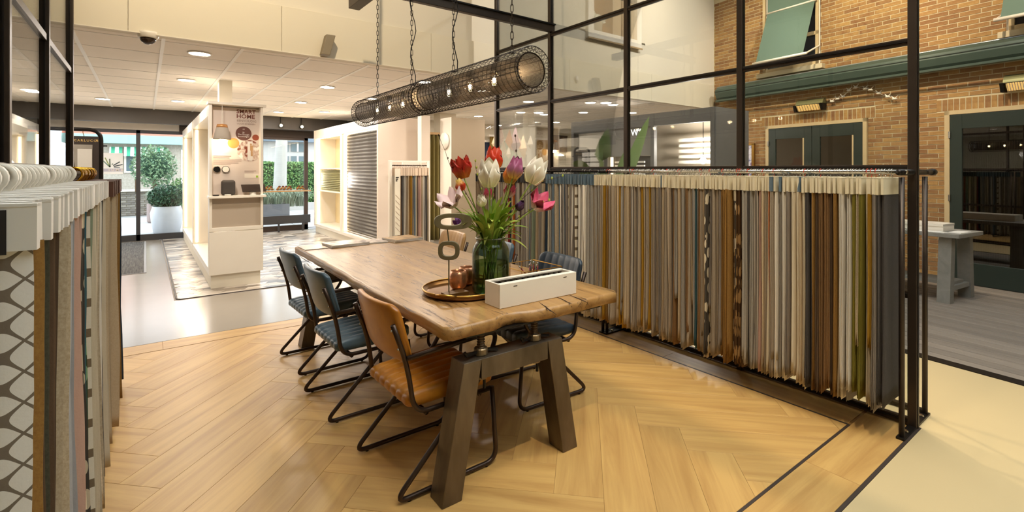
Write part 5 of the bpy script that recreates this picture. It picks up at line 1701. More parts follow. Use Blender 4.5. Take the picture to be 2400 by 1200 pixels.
# magazines at the far end
def cover(name, c1, c2, c3):
    m, nt, b = base(name); v = noise(nt, coords(nt), 9, 3)
    nt.links.new(ramp(nt, v, [(.35, lin(c1)), (.5, lin(c2)), (.65, lin(c3))]), b.inputs['Base Color']); b.inputs['Roughness'].default_value = .3; return m
MC = [cover('magazine cover %d' % i, *c) for i, c in enumerate((('#c9b6a6', '#e7ded2', '#9b7b64'), ('#a58a78', '#d6c6b4', '#7a5f50'), ('#c8a36f', '#e4d2ad', '#8d9a86'), ('#b08a5a', '#c79f6b', '#8a6a44')))]
for gi, (lb, xa_, xb_, yc_, n_, m_, rt_, th_) in enumerate([('thick pair of magazines in the middle of the far table end', 1.36, 1.72, 4.73, 2, 0, .06, .012), ('single thin magazine lying between the two stacks', 1.745, 1.93, 4.76, 1, 1, -.03, .012),
            ('pair of magazines at the rack side of the far table end', 1.95, 2.27, 4.70, 2, 2, .12, .014), ('thin tan folder on the corner beside the blue chair', 1.14, 1.34, 4.74, 1, 3, .02, .006)]):
    for k in range(n_):
        z = TT + k * th_
        w, h = (xb_ - xa_) / 2, .13; a = rt_ + .05 * k; cx_ = (xa_ + xb_) / 2
        q = [(cx_ + math.cos(a) * x - math.sin(a) * y, yc_ + math.sin(a) * x + math.cos(a) * y) for x, y in ((-w, -h), (w, -h), (w, h), (-w, h))]
        l2 = lb if n_ == 1 else ('upper of the ' if k else 'lower of the ') + lb
        t = thing('magazine', l2, 'magazine', (cx_, yc_, z), 'magazines on the table')
        MB().prism(q, z + .0008, z + th_ - .0012).build('pages', M_paper, t)
        q2 = [(cx_ + (x - cx_) * 1.01, yc_ + (y - yc_) * 1.01) for x, y in q]
        MB().prism(q2, z + th_ - .0012, z + th_ - .0003).build('front_cover', MC[(m_ + k) % 4], t)
        MB().prism(q2, z, z + .0008).build('back_cover', MC[(m_ + 1) % 4], t)
# ================================================================ display block with the poster
sbk = thing('display_block', 'white shop display block with printed smart home panel and lit side niches', 'display', (.95, 10, 0))
M_pan = plain('pale rose panel', '#d9cabd', .55, var=.02)
M_gpan = plain('greige panel', '#b3a492', .6, var=.02)
X0, X1, Y0, Y1, ZT = .65, 1.27, 7.3, 12.95, 2.36
MB().box(X0 + .02, X1 - .03, Y0 + .03, Y1, 0, .17).build('plinth', M_offw, sbk)
MB().box(X0, X1, Y0, Y0 + .02, .17, .72).build('front_panel', M_white, sbk, bevel=.002)
MB().box(X0, X1, Y0, Y0 + .03, .727, .775).build('front_rail', M_white, sbk, bevel=.002)
MB().box(X0, X0 + .03, Y0, Y0 + .16, .775, ZT).build('side_cheek', M_white, sbk, bevel=.002)
MB().box(X1 - .03, X1, Y0, Y0 + .16, .775, ZT).build('side_cheek', M_white, sbk, bevel=.002)
MB().box(X0 + .03, X1 - .03, Y0 + .03, Y0 + .045, .775, 1.15).build('lower_panel', M_gpan, sbk)
MB().box(X0 - .015, X1 + .03, Y0 - .06, Y0 + .14, 1.155, 1.185).build('shelf', M_white, sbk, bevel=.002)
pp_ = MB().box(X0 + .03, X1 - .03, Y0 + .13, Y0 + .145, 1.185, ZT - .02).build('poster_panel', M_pan, sbk)
MB().box(X0 - .015, X1 + .035, Y0 - .03, Y0 + .18, ZT, ZT + .032).build('top_board', M_white, sbk, bevel=.002)
MB().box(.82, .98, 7.9, 8.06, ZT, CEIL + .01).build('ceiling_post', M_offw, sbk)
MB().box(.97, X1, Y0 + .16, Y1, .17, ZT).build('spine', M_offw, sbk)
# niches facing the entrance side
for a, b in ((Y0 + .16, 10.0), (10.18, Y1 - .1)):
    MB().box(X0, .97, a, b, .17, .25).build('niche_floor', M_white, sbk)
    MB().box(X0, .97, a, b, 2.22, ZT).build('niche_head', M_white, sbk)
    MB().box(.955, .969, a, b, .25, 2.22).build('niche_back', M_offw, sbk)
    MB().box(X0, .97, b, b + .1, .17, ZT).build('jamb', M_white, sbk)
    led = MB().box(X0 + .04, X0 + .075, b - .008, b - .001, .28, 2.2).build('led_strip', M_led, sbk)
    lamp('AREA', 'niche_light', (X0 + .06, b - .05, 1.25), 2.5, SOFT, .3, (X0 + .06, a, 1.2))
MB().box(X0, X0 + .05, Y0 + .031, Y0 + .16, .17, .775).build('corner_post', M_white, sbk)
# print on the panel
PYf = Y0 + .129
def P(u, v): return on_y(u, v, PYf)
M_txt = plain('brown print', '#7a4433', .7); M_txt2 = plain('grey brown print', '#9a7e70', .7)
def txt(body, u, v, pxh, m, bold=0, al='LEFT', sp=1):
    p = P(u, v); k = (p.x * SA + p.y * CA) / F
    text(body, pxh * k * 1.38, m, pp_, (p.x, PYf - .0005, p.z), align=al, bold=bold, spacing=sp)
txt('SMART', 554, 265, 9.5, M_txt, .0014); txt('HOME', 554, 276.5, 10, M_txt, .0014)
txt('EENVOUDIG', 555, 285, 5.3, M_txt2); txt('VOOR IEDEREEN', 555, 291.5, 3.75, M_txt2)
def disc(u, v, rpx, m, name='printed_disc'):
    p = P(u, v); r = rpx * (p.x * SA + p.y * CA) / F
    n = 40
    return MB().hexa([(p.x + r * math.cos(2 * math.pi * k / n), PYf, p.z + r * math.sin(2 * math.pi * k / n)) for k in range(n)],
                     [(p.x + r * math.cos(2 * math.pi * k / n), PYf - .0012, p.z + r * math.sin(2 * math.pi * k / n)) for k in range(n)]).build(name, m, pp_, clean=True)
disc(571, 313, 16.5, plain('print brown', '#6b463c', .7)); disc(599, 322.5, 7, plain('print rust', '#96492f', .7)); disc(547, 335.5, 12, plain('print ochre', '#c08a45', .7))
M_lit = plain('white print', '#f0e8df', .7)
for body, v, s in (('“', 309, 8), ('Jij:', 312, 3.6), ('The Google', 317, 3.6), ('doorbelligen', 321.5, 3.4)): 
    p = P(571, v); k = (p.x * SA + p.y * CA) / F
    text(body, s * k * 1.38, M_lit, pp_, (p.x, PYf - .0016, p.z), align='CENTER')
pm, nt, b = base('printed room photo')
vv = coords(nt, (1, 1, 1)); sx = nt.nodes.new('ShaderNodeSeparateXYZ'); nt.links.new(vv, sx.inputs[0])
nt.links.new(ramp(nt, noise(nt, coords(nt, (14, 1, 9)), 1, 2), [(.35, lin('#7b3a22')), (.45, lin('#d8c9bb')), (.55, lin('#b89c8a')), (.65, lin('#ece5da'))]), b.inputs['Base Color'])
disc(584, 353.5, 25, pm, 'printed_photo')
MB().box(P(580, 340).x, P(592, 340).x, PYf - .002, PYf - .0012, P(580, 376).z, P(580, 331).z).build('printed_door', plain('print white door', '#d9d3cb', .7), pp_)
fig = MB().ball((P(588, 340).x, PYf - .002, P(588, 338.5).z), .012, 10, 6, (1, .1, 1.2))
fig.box(P(586, 340).x, P(593, 340).x, PYf - .003, PYf - .002, P(588, 353).z, P(588, 341).z)
fig.box(P(587.5, 340).x, P(592, 340).x, PYf - .003, PYf - .002, P(588, 366).z, P(588, 353).z)
fig.build('printed_figure', plain('print sand', '#b58f63', .7), pp_)
for v in (365, 369): MB().box(P(500, 0).x, P(542 - (v - 365), 0).x, PYf - .001, PYf, P(520, v + 1.6).z, P(520, v).z).build('printed_line', M_txt2, pp_)
for k in range(6): MB().box(P(500, 0).x, P(566 - 7 * (k > 2) - 18 * (k > 4), 0).x, PYf - .001, PYf, P(520, 373.6 + k * 2.4).z, P(520, 373 + k * 2.4).z).build('printed_line', M_txt2, pp_)
for k in range(2): MB().box(P(573, 0).x, P(600 - 5 * k, 0).x, PYf - .001, PYf, P(590, 401.2 + k * 2.6).z, P(590, 400.4 + k * 2.6).z).build('printed_line', M_txt2, pp_)
MB().box(P(573, 0).x, P(608, 0).x, PYf - .001, PYf, P(590, 417).z, P(590, 407).z).build('printed_badge', plain('print cream', '#ece2d2', .7), pp_)
MB().box(P(600, 0).x, P(605, 0).x, PYf - .002, PYf - .001, P(600, 416).z, P(600, 411.5).z).build('printed_badge', plain('print lime', '#9bc23a', .7), pp_)
# devices
ZS = 1.186
def dk(u, v, Y): p = on_y(u, v, Y); return p, (p.x * SA + p.y * CA) / F
p, k = dk(535, 435, Y0 + .05)
w = 14.5 * k
spk = thing('smart_speaker', 'dark grey rounded smart speaker standing on the shelf', 'speaker', (p.x, Y0 + .06, ZS))
n = 10
MB().box(p.x - w, p.x + w, Y0 + .01, Y0 + .10, ZS, ZS + 36 * k).build('housing', plain('speaker cloth', '#4b443d', .8), spk, bevel=.035, seg=5)
p, k = dk(592, 440, Y0 + .06)
dsp = thing('smart_display', 'tilted dark smart display with white foot on the shelf', 'screen', (p.x, Y0 + .06, ZS))
xa_, xb_ = P(563, 440).x, P(620, 440).x
za, zb2 = on_y(590, 449, Y0 + .02).z, on_y(590, 432, Y0 + .1).z
MB().hexa([(xa_ + .01, Y0 + .0, za), (xb_, Y0 + .0, za), (xb_, Y0 + .012, za - .006), (xa_ + .01, Y0 + .012, za - .006)], [(xa_, Y0 + .07, zb2), (xb_ - .01, Y0 + .07, zb2), (xb_ - .01, Y0 + .082, zb2 - .006), (xa_, Y0 + .082, zb2 - .006)]).build('screen', plain('dark screen', '#3a2f29', .2), dsp)
MB().tube([(p.x, Y0 + .05, ZS), (p.x, Y0 + .05, za + .02)], .03, 14, radii=[.045, .03]).build('foot', M_white, dsp)
for nm, lb, u, m in (('media_puck', 'small black puck lying on the display shelf', 506, M_black), ('media_puck', 'small white puck lying on the display shelf', 534, M_white)):
    p, k = dk(u, 461, Y0 + .0)
    t = MB().lathe([(0, 0), (.032, 0), (.04, .007), (.036, .015), (0, .017)], 20, (p.x, Y0 + .0, ZS)).build(nm, m, smooth=True); tag(t, lb, 'device')
for u, lb, m1, m2 in ((508, 'round thermostat with dark dial on the poster panel', M_black, M_chrome), (529, 'round thermostat with white dial on the poster panel', M_white, M_black)):
    p, k = dk(u, 397, PYf - .01); r = 8 * k
    t = thing('thermostat', lb, 'thermostat', (p.x, PYf, p.z))
    MB().lathe([(r, 0), (r, .012), (r * .95, .015)], 28, (p.x, PYf - .0155, p.z), 'y').build('bezel', m2, t, smooth=True)
    MB().lathe([(r * .86, 0), (r * .86, .003)], 28, (p.x, PYf - .019, p.z), 'y').build('dial', m1, t)
# pendant on the block
p = on_y(520, 330, Y0 + .02); k = (p.x * SA + p.y * CA) / F
zc = on_y(520, 327, Y0 + .02).z
pl2 = thing('pendant_lamp', 'small concrete pendant with copper cap in front of the poster panel', 'lamp', (p.x, Y0 + .02, zc))
MB().lathe([(18 * k, 0), (18.5 * k, .006), (12 * k, 28 * k), (8 * k, 28 * k), (16 * k, .004)], 32, (p.x, Y0 + .0, zc)).build('shade', plain('concrete', '#a89c8d', .8), pl2, smooth=True)
MB().lathe([(12.2 * k, 27 * k), (10.5 * k, 35 * k), (2 * k, 36 * k)], 28, (p.x, Y0 + .0, zc)).build('cap', plain('copper cap', '#c98f56', .4, .4), pl2, smooth=True)
MB().tube([(p.x, Y0, zc + 36 * k), (p.x, Y0 - .01, ZT)], .003, 6).build('cable', M_white, pl2)
MB().ball((p.x, Y0, zc + .03), .035, 14, 8).build('bulb', M_lamp, pl2, smooth=True)
lamp('POINT', 'small_pendant_light', (p.x, Y0 - .01, zc - .02), 5, WARM, .03)

# ================================================================ cabinets on the right of the hall
cab = thing('display_cabinet', 'white display wall with lit blind niches beside the street window', 'cabinet', (3.7, 10.4, 0))
CX0, CX1, CY0, CY1, CZ = 3.3, 4.08, 8.36, 12.5, 2.47
MB().box(CX0 + .04, CX1, CY0 + .02, CY1, 0, .16).build('plinth', M_offw, cab)
MB().box(CX0 - .01, CX1, CY0 - .0, CY0 + .06, 0, CZ).build('end_panel', plain('rose white panel', '#e3d3c2', .55, var=.02), cab, bevel=.002)
MB().box(3.78, CX1, CY0 + .06, CY1, .16, CZ).build('back_panel', plain('cream panel', '#e2d3ad', .6), cab)
MB().box(CX0, 3.78, CY0 + .06, CY1, .16, .22).build('floor_board', M_white, cab)
MB().box(CX0 - .005, CX1, CY0 + .06, CY1, CZ - .2, CZ).build('head_board', M_white, cab, bevel=.002)
for y in (10.38, CY1 - .12):
    MB().box(CX0, 3.78, y, y + .12, .22, CZ - .2).build('divider', M_white, cab, bevel=.002)
    MB().box(CX0 + .05, CX0 + .10, y - .012, y - .001, .24, CZ - .22).build('led_strip', M_led, cab)
    MB().box(CX0 + .04, CX0 + .07, y - 1.9, y - .02, CZ - .212, CZ - .201).build('led_strip', M_led, cab)
    lamp('AREA', 'cabinet_light', (CX0 + .1, y - .06, 1.3), 5, SOFT, .3, (CX0 + .2, y - 2, 1.2))
for z in (on_x(780, 398, 3.5).z + .03, 1.02): MB().box(3.36, 3.78, 10.56, 12.36, z - .012, z + .012).build('shelf', M_white, cab)
pb = thing('pleated_blind', 'olive pleated blind between two shelves of the lit niche', 'blind', (3.42, 11.4, 1.04))
MB().grid(lambda a, b: (3.42 + .012 * (1 if int(b * 24 + .5) % 2 else -1), 10.6 + 1.7 * a, 1.036 + .48 * b), 1, 24).build('pleats', plain('olive pleat', '#8c8552', .7), pb)
bl = thing('venetian_blind', 'wide grey day and night blind hanging in the near cabinet niche', 'blind', (3.4, 9.4, .25))
nb_ = 29
def sheer():
    m, nt, b = base('grey sheer'); b.inputs['Base Color'].default_value = lin('#9a958f'); b.inputs['Roughness'].default_value = .6; b.inputs['Metallic'].default_value = 0
    f = noise(nt, coords(nt, (1, .7, .5)), 1.4, 3)
    nt.links.new(ramp(nt, f, [(.3, lin('#6b6862')), (.7, lin('#b9b6b2'))]), b.inputs['Base Color']); return m
MB().box(3.415, 3.418, CY0 + .1, 10.34, .27, CZ - .21).build('sheer_cloth', sheer(), bl)
for i in range(nb_):
    z = .30 + i * (CZ - .55) / (nb_ - 1)
    MB().hexa([(3.40, CY0 + .1, z), (3.40, 10.34, z), (3.412, 10.34, z + .002), (3.412, CY0 + .1, z + .002)][::-1], [(3.395, CY0 + .1, z + .028), (3.395, 10.34, z + .028), (3.408, 10.34, z + .03), (3.408, CY0 + .1, z + .03)][::-1]).build('slat', plain('dark slat', '#4d463f', .7), bl)
MB().tube([(3.40, CY0 + .1, CZ - .22), (3.40, 10.34, CZ - .22)], .02, 8).build('head_rail', M_chrome, bl)
MB().box(3.39, 3.42, CY0 + .1, 10.34, .235, .262).build('bottom_bar', M_chrome, bl)
lb2 = thing('roller_blind', 'white slatted blind sample at the side of the far lit niche', 'blind', (3.72, 10.8, 1.6))
for i in range(16): MB().box(3.70, 3.73, 10.5, 10.95, 1.56 + i * .04, 1.56 + i * .04 + .028).build('slat', M_white, lb2)
MB().box(3.68, 3.75, 10.48, 10.97, 2.2, 2.25).build('head_rail', M_brass, lb2)
# left cabinet near the entrance
lc = thing('display_cabinet', 'white lit display cabinet with blinds left of the entrance', 'cabinet', (-2.1, 11, 0))
MB().box(-2.5, -1.75, 9.2, 12.6, 0, .16).build('plinth', M_offw, lc)
MB().box(-2.5, -2.4, 9.2, 12.6, .16, 2.36).build('back_panel', M_offw, lc)
MB().box(-2.4, -1.74, 9.2, 12.6, 2.14, 2.36).build('head_board', M_white, lc)
MB().box(-2.4, -1.75, 12.45, 12.6, .16, 2.14).build('jamb', M_white, lc)
MB().box(-2.4, -1.75, 9.2, 9.3, .16, 2.14).build('jamb', M_white, lc)
MB().box(-1.84, -1.80, 12.435, 12.449, .2, 2.12).build('led_strip', M_led, lc)
lamp('AREA', 'left_cabinet_light', (-2.0, 12.3, 1.6), 10, SOFT, .3, (-2, 10, 1.2))
vb2 = thing('venetian_blind', 'white slatted blind in the lit cabinet left of the entrance', 'blind', (-2.3, 11, .3))
for i in range(28): MB().hexa([(-2.32, 9.5, .4 + i * .06), (-2.27, 9.5, .42 + i * .06), (-2.27, 12.3, .42 + i * .06), (-2.32, 12.3, .4 + i * .06)], [(-2.32, 9.5, .403 + i * .06), (-2.27, 9.5, .423 + i * .06), (-2.27, 12.3, .423 + i * .06), (-2.32, 12.3, .403 + i * .06)]).build('slat', M_white, vb2)

# ================================================================ stand with the dark sample board
SY = 8.0
def S(u, v): return on_y(u, v, SY)
xl, xr2 = S(118, 300).x, S(237, 300).x
zt2 = S(190, 303).z
st_ = thing('display_stand', 'black tubular stand holding the dark sample board near the entrance', 'stand', ((xl + xr2) / 2, SY, 0))
MB().tube(fillet([(xl, SY, .02), (xl, SY, zt2), (xr2, SY, zt2), (xr2, SY, .02)], .13, 8), .024, 10).build('frame', M_black, st_, smooth=True)
for x in (xl, xr2): MB().box(x - .03, x + .03, SY - .25, SY + .25, 0, .02).build('foot', M_black, st_)
MB().tube([(xr2 - .02, SY, S(240, 342).z), (xr2 + .06, SY, S(240, 342).z)], .01, 6).build('peg', M_black, st_)
a, b_ = S(161, 318), S(233, 330)
sbd = thing('sample_board', 'dark board lettered in gold hanging on the black tubular stand', 'board', ((a.x + b_.x) / 2, SY, .9))
MB().box(xl + .06, b_.x, SY - .012, SY + .004, .95, a.z).build('board', plain('dark brown board', '#33281f', .6), sbd)
tx_ = S(173, 331); k = (tx_.x * SA + tx_.y * CA) / F
text('CARLUCCI', 5.2 * k * 1.38, plain('gold print', '#cdaa62', .5), sbd, (tx_.x, SY - .0128, tx_.z), spacing=1.35, bold=.0006)
for u in (167, 227.5):
    q = S(u, 329); MB().hexa([(q.x - .014, SY - .0122, q.z - .012), (q.x + .014, SY - .0122, q.z - .012), (q.x, SY - .0122, q.z + .016)], [(q.x - .014, SY - .0135, q.z - .012), (q.x + .014, SY - .0135, q.z - .012), (q.x, SY - .0135, q.z + .016)]).build('emblem', plain('gold print', '#cdaa62', .5), sbd)
MB().box(S(162, 0).x, S(217, 0).x, SY - .02, SY - .012, S(190, 400).z, S(190, 339).z).build('swatch', plain('grey swatch', '#9b9386', .8, var=.2, sc=8), sbd)
MB().box(S(182, 0).x, S(216, 0).x, SY - .026, SY - .02, S(190, 400).z, S(190, 349).z).build('info_card', plain('pale card', '#d8d2c6', .6), sbd)
MB().hexa([(S(157, 0).x, SY - .022, S(165, 400).z), (S(178, 0).x, SY - .022, S(165, 400).z), (S(168, 0).x, SY - .022, S(165, 357).z)], [(S(157, 0).x, SY - .03, S(165, 400).z), (S(178, 0).x, SY - .03, S(165, 400).z), (S(168, 0).x, SY - .03, S(165, 357).z)]).build('swatch', plain('dark swatch', '#4a3c30', .9), sbd)
MB().tube([(S(197, 0).x, SY - .005, a.z), (S(194, 0).x, SY - .005, a.z + .05), (S(198, 0).x, SY, zt2)], .004, 5).build('hook', M_brass, sbd)
# sticker on the entrance glass
stk = thing('window_sticker', 'white printed sheet with fan of colours on the entrance glass', 'sticker', (on_y(265, 380, FY - .02).x, FY, 1))
q0, q1 = on_y(238, 358, FY - .012), on_y(288, 408, FY - .012)
xm_ = on_y(235, 0, FY).x
MB().box(q0.x - .35, q1.x, FY - .001, FY + .004, q1.z, q0.z).build('sheet', plain('white sheet', '#eef2f6', .6), stk)
MB().box(q0.x - .35, q1.x, FY - .002, FY - .001, on_y(260, 402, FY).z, on_y(260, 395, FY).z).build('text_band', plain('lilac band', '#b9b9cc', .6), stk)
t0 = on_y(254.5, 401, FY); k = (t0.x * SA + t0.y * CA) / F
text('IUMA', 5.2 * k * 1.38, M_white, stk, (t0.x, FY - .003, t0.z), spacing=1.9, bold=.001)
c0 = on_y(258, 392, FY)
for i, (an, ln, m) in enumerate(((130, 22, '#6f8f8a'), (112, 24, '#8fa06a'), (92, 20, '#556b5a'), (60, 10, '#7d8b86'), (36, 22, '#33404a'), (16, 24, '#33404a'), (-2, 18, '#8a96a0'))):
    a_ = R(an); s0 = 7 * k if an < 70 else 0
    d = Vector((math.cos(a_), 0, math.sin(a_)))
    MB().beam(Vector((c0.x, FY - .003, c0.z)) + d * s0, Vector((c0.x, FY - .003, c0.z)) + d * ln * k, .02, .002, (0, 1, 0)).build('printed_ray', plain('ray %d' % i, m, .6), stk)

# ================================================================ small fabric rack, post, pillar, curtains
RY, RXa, RXb = 6.96, 2.95, 3.53
sr = thing('sample_rack', 'white framed small rack of narrow fabric samples against the white panel', 'rack', (3.24, RY, 0))
zR = 1.585
for x in (RXa - .02, RXb + .02):
    MB().box(x - .022, x + .022, RY - .02, RY + .02, 0, 1.66).build('post', M_white, sr, bevel=.003)
    MB().box(x - .022, x + .022, RY - .2, RY + .2, 0, .03).build('foot', M_white, sr)
MB().box(RXa, RXb, RY - .015, RY + .015, 1.635, 1.66).build('top_bar', M_white, sr)
MB().tube([(RXa, RY, zR), (RXb, RY, zR)], .008, 8).build('rail', M_dark, sr, smooth=True)
CL_S = [mesh_of(cloth_mesh(.20, 1.12, .012, 90 + s, 14, 4), 'cloth', True) for s in range(4)]
HD_S = header_mesh(.2, .12, .02)
ks = ['white', 'cream', 'golden brown', 'brown', 'charcoal', 'stone grey', 'white', 'taupe', 'beige', 'golden brown', 'mustard yellow', 'taupe', 'blue grey', 'cream', 'dark brown', 'pale pink', 'pale pink', 'beige', 'white', 'stone grey', 'charcoal', 'beige']
M_hpink = plain('rose header card', '#cdb59c', .7)
for i, key in enumerate(ks):
    x = RXa + .025 + i * (RXb - RXa - .05) / (len(ks) - 1)
    sample(x, RY, zR, key, M_hpink, HK_R, M_chrome, CL_S[i % 4], HD_S, -.034, .12, 1, rg.uniform(.93, 1.03), R(90 + rg.uniform(-4, 4)),
           '%s %s narrow fabric sample from the lettered sheet on the small white rack' % (nth(ks[:i + 1].count(key)), key), 'samples on the small white rack')
card = thing('info_sheet', 'cream sheet lettered in black on the end of the small white rack', 'card', (RXa + .03, RY - .13, .6))
MB().box(RXa + .0, RXa + .085, RY - .125, RY - .122, .55, 1.54).build('sheet', plain('cream sheet', '#e6dcc6', .6), card)
for k in range(3): MB().box(RXa + .012, RXa + .06 - .012 * k, RY - .1265, RY - .125, 1.40 - k * .025, 1.415 - k * .025).build('printed_mark', M_black, card)
for k in range(7): MB().beam((RXa + .01, RY - .126, 1.15 - k * .08), (RXa + .075, RY - .126, 1.08 - k * .08), .004, .002, (0, 1, 0)).build('printed_mark', M_txt2, card)
# tall white post and pillar
wp = MB().box(3.93, 4.10, 7.95, 8.1, 0, 2.49).build('trim_1', plain('rose white panel', '#e3d3c2', .55)); tag(wp, kind='structure')
MB().box(3.6, 3.93, 8.0, 8.04, 1.58, 1.65).build('cross_rail', M_white, wp)
pil = struct('wall_pillar'); pil['label'] = 'square pillar clad in taupe and white beside the curtains'
MB().box(4.28, 4.98, 7.5, 7.512, 0, 2.44).build('front_cladding', plain('taupe cladding', '#8d7b62', .7, var=.03), pil)
MB().box(4.268, 4.28, 7.5, 7.88, 0, 2.44).build('side_cladding', M_white, pil)
MB().box(4.28, 4.98, 7.512, 7.88, 0, 2.43).build('core', M_offw, pil)
MB().box(5.2, 5.6, 9.6, 9.9, 0, CEIL).build('column', M_offw, pil)
ck = thing('wall_clock', 'round white clock on the white side of the pillar', 'clock', (4.26, 7.69, 2.03))
MB().lathe([(.145, 0), (.15, .01), (.145, .03), (.13, .03), (.128, .015)], 36, (4.23, 7.69, 2.03), 'x').build('rim', M_white, ck, smooth=True)
MB().lathe([(.13, 0), (.13, .008)], 36, (4.245, 7.69, 2.03), 'x').build('face', M_offw, ck)
MB().beam((4.242, 7.69, 2.03), (4.242, 7.69, 2.12), .006, .003, (1, 0, 0)).build('hand', M_black, ck)
MB().beam((4.242, 7.69, 2.03), (4.242, 7.63, 2.06), .008, .003, (1, 0, 0)).build('hand', M_black, ck)
def curtain(label, x0, x1, Y, z0, z1, c1, c2, waves, amp=.05, rail=None):
    t = thing('curtain', label, 'curtain', ((x0 + x1) / 2, Y, z0))
    mb = MB().grid(lambda a, b: (x0 + (x1 - x0) * a, Y + amp * math.sin(a * waves * 6.283) * (1 - .2 * b), z0 + (z1 - z0) * b), waves * 10, 6)
    mb.build('drape', fabric(label, c1, c2, 'plain'), t, smooth=True, solid=.004)
    MB().box(x0 - .05, x1 + .05, Y - .04, Y + .04, z1, z1 + .05).build('rail', rail or M_white, t)
M_ply = plain('ply edge', '#c9a06a', .5)
c0 = on_y(960, 400, 9.4).x; c1 = on_y(1046, 400, 9.4).x
curtain('olive curtain hanging behind the white post', c0, c1, 9.4, .02, 2.27, '#9b8f5c', '#837748', 9, .05, M_ply)
WY = 11.2
wfr = MB().box(4.5, 12, WY, WY + .1, 0, CEIL + .03).build('wall_hall_back', M_wall); tag(wfr, kind='structure')
def B(u, v): return on_y(u, v, WY - .05)
def cur(label, u0, u1, v0, col1, col2, wv, off=.1):
    curtain(label, on_y(u0, 0, WY - off).x, on_y(u1, 0, WY - off).x, WY - off, .02, on_y(u0, v0, WY - off).z, col1, col2, wv, .03)
cur('dark blue curtain beside the taupe pillar', 1133, 1148, 333, '#4a5468', '#384153', 4)
cur('ochre curtain beside the dark blue curtain', 1148, 1164, 320, '#a88a4c', '#8c6f38', 4, .22)
cur('gold curtain in the far hall niche', 1257, 1285, 327, '#c2a464', '#96784a', 5)
cur('pale green sheer curtain behind the fabric kites', 1178, 1212, 330, '#c9d2bd', '#b4bea8', 5)
for i in range(12):
    pass
bb = thing('roller_blind', 'brown woven blind above the warm lit niche', 'blind', (B(1310, 340).x, WY - .06, B(1310, 357).z))
xa_, xb_ = B(1292, 0).x, B(1328, 0).x
for i in range(10):
    x = xa_ + (xb_ - xa_) * i / 10
    MB().box(x + .003, x + (xb_ - xa_) / 10 - .003, WY - .07 - .004 * (i % 2), WY - .06, B(1310, 357).z, B(1310, 321).z).build('woven_strip', plain('brown weave %d' % (i % 3), ('#5b4636', '#6e5743', '#4a382b')[i % 3], .8), bb)
MB().box(xa_, xb_, WY - .09, WY - .05, B(1310, 321).z, B(1310, 319).z + .02).build('head_rail', M_dark, bb)
ln = MB().box(xb_, B(1338, 0).x, WY - .4, WY - .02, 0, B(1330, 356).z).build('trim_2', M_white); tag(ln, kind='structure')
wl = thing('wall_lamp', 'small warm wall lamp glowing in the niche under the woven blind', 'lamp', (B(1307, 0).x, WY - .12, B(1307, 366).z))
MB().lathe([(.10, 0), (.16, .10), (.15, .10), (.09, 0)], 20, (B(1307, 0).x, WY - .16, B(1307, 366).z - .1)).build('shade', M_offw, wl, smooth=True)
MB().ball((B(1307, 0).x, WY - .16, B(1307, 364).z), .05, 10, 8).build('bulb', M_lamp, wl)
MB().box(B(1307, 0).x - .02, B(1307, 0).x + .02, WY - .1, WY, B(1307, 366).z - .05, B(1307, 366).z).build('bracket', M_brass, wl)
lamp('POINT', 'niche_lamp_light', (B(1307, 0).x, WY - .25, B(1307, 366).z), 6, WARM, .05)
for x in (B(1236, 0).x, B(1290, 0).x):
    pw2 = MB().box(x - .08, x + .08, WY - .12, WY, 0, 2.3).build('trim_3', M_white); tag(pw2, kind='structure')
# hanging fabric kites
KY = 8.7
net = thing('ceiling_net', 'grey wire net hung under the ceiling above the fabric kites', 'net', (on_y(1215, 295, KY).x, KY, on_y(1215, 300, KY).z))
mbn = MB()
qa, qb = on_y(1140, 296, KY), on_y(1268, 287, KY)
for i in range(17):
    t = i / 16; x = qa.x + (qb.x - qa.x) * t; wd = .42 * math.sin(math.pi * min(1, t * .9 + .1)) ** .7
    mbn.tube([(x, KY - wd, qa.z + (qb.z - qa.z) * t), (x, KY, qa.z + (qb.z - qa.z) * t - .05), (x, KY + wd, qa.z + (qb.z - qa.z) * t)], .004, 4)
for j in range(-4, 5):
    mbn.tube([(qa.x + (qb.x - qa.x) * i / 8, KY + j / 4 * .42 * math.sin(math.pi * min(1, i / 8 * .9 + .1)) ** .7, qa.z + (qb.z - qa.z) * i / 8 - .05 * (1 - abs(j) / 4)) for i in range(9)], .004, 4)
mbn.build('wire_net', M_chrome, net)
for u in (1160, 1250):
    q = on_y(u, 295, KY); MB().tube([(q.x, KY, q.z), (q.x, KY, CEIL)], .003, 4).build('wire', M_chrome, net)
kc = [('dusty rose', 1174, 318, 44, '#b58a80'), ('orange and white', 1194, 325, 46, '#c9854f'), ('mauve', 1208, 328, 64, '#a08088'), ('pale cream', 1180, 350, 44, '#e8d8bf'), ('peach', 1200, 340, 30, '#d8a088'), ('rose', 1217, 336, 26, '#c08a74'),
      ('beige', 1226, 342, 52, '#cdb190'), ('patterned grey', 1243, 334, 34, '#a89c88'), ('warm white', 1192, 358, 30, '#efe2cc'), ('sand', 1228, 358, 30, '#d9bf9c'), ('ivory', 1160, 332, 34, '#e0cdaa')]
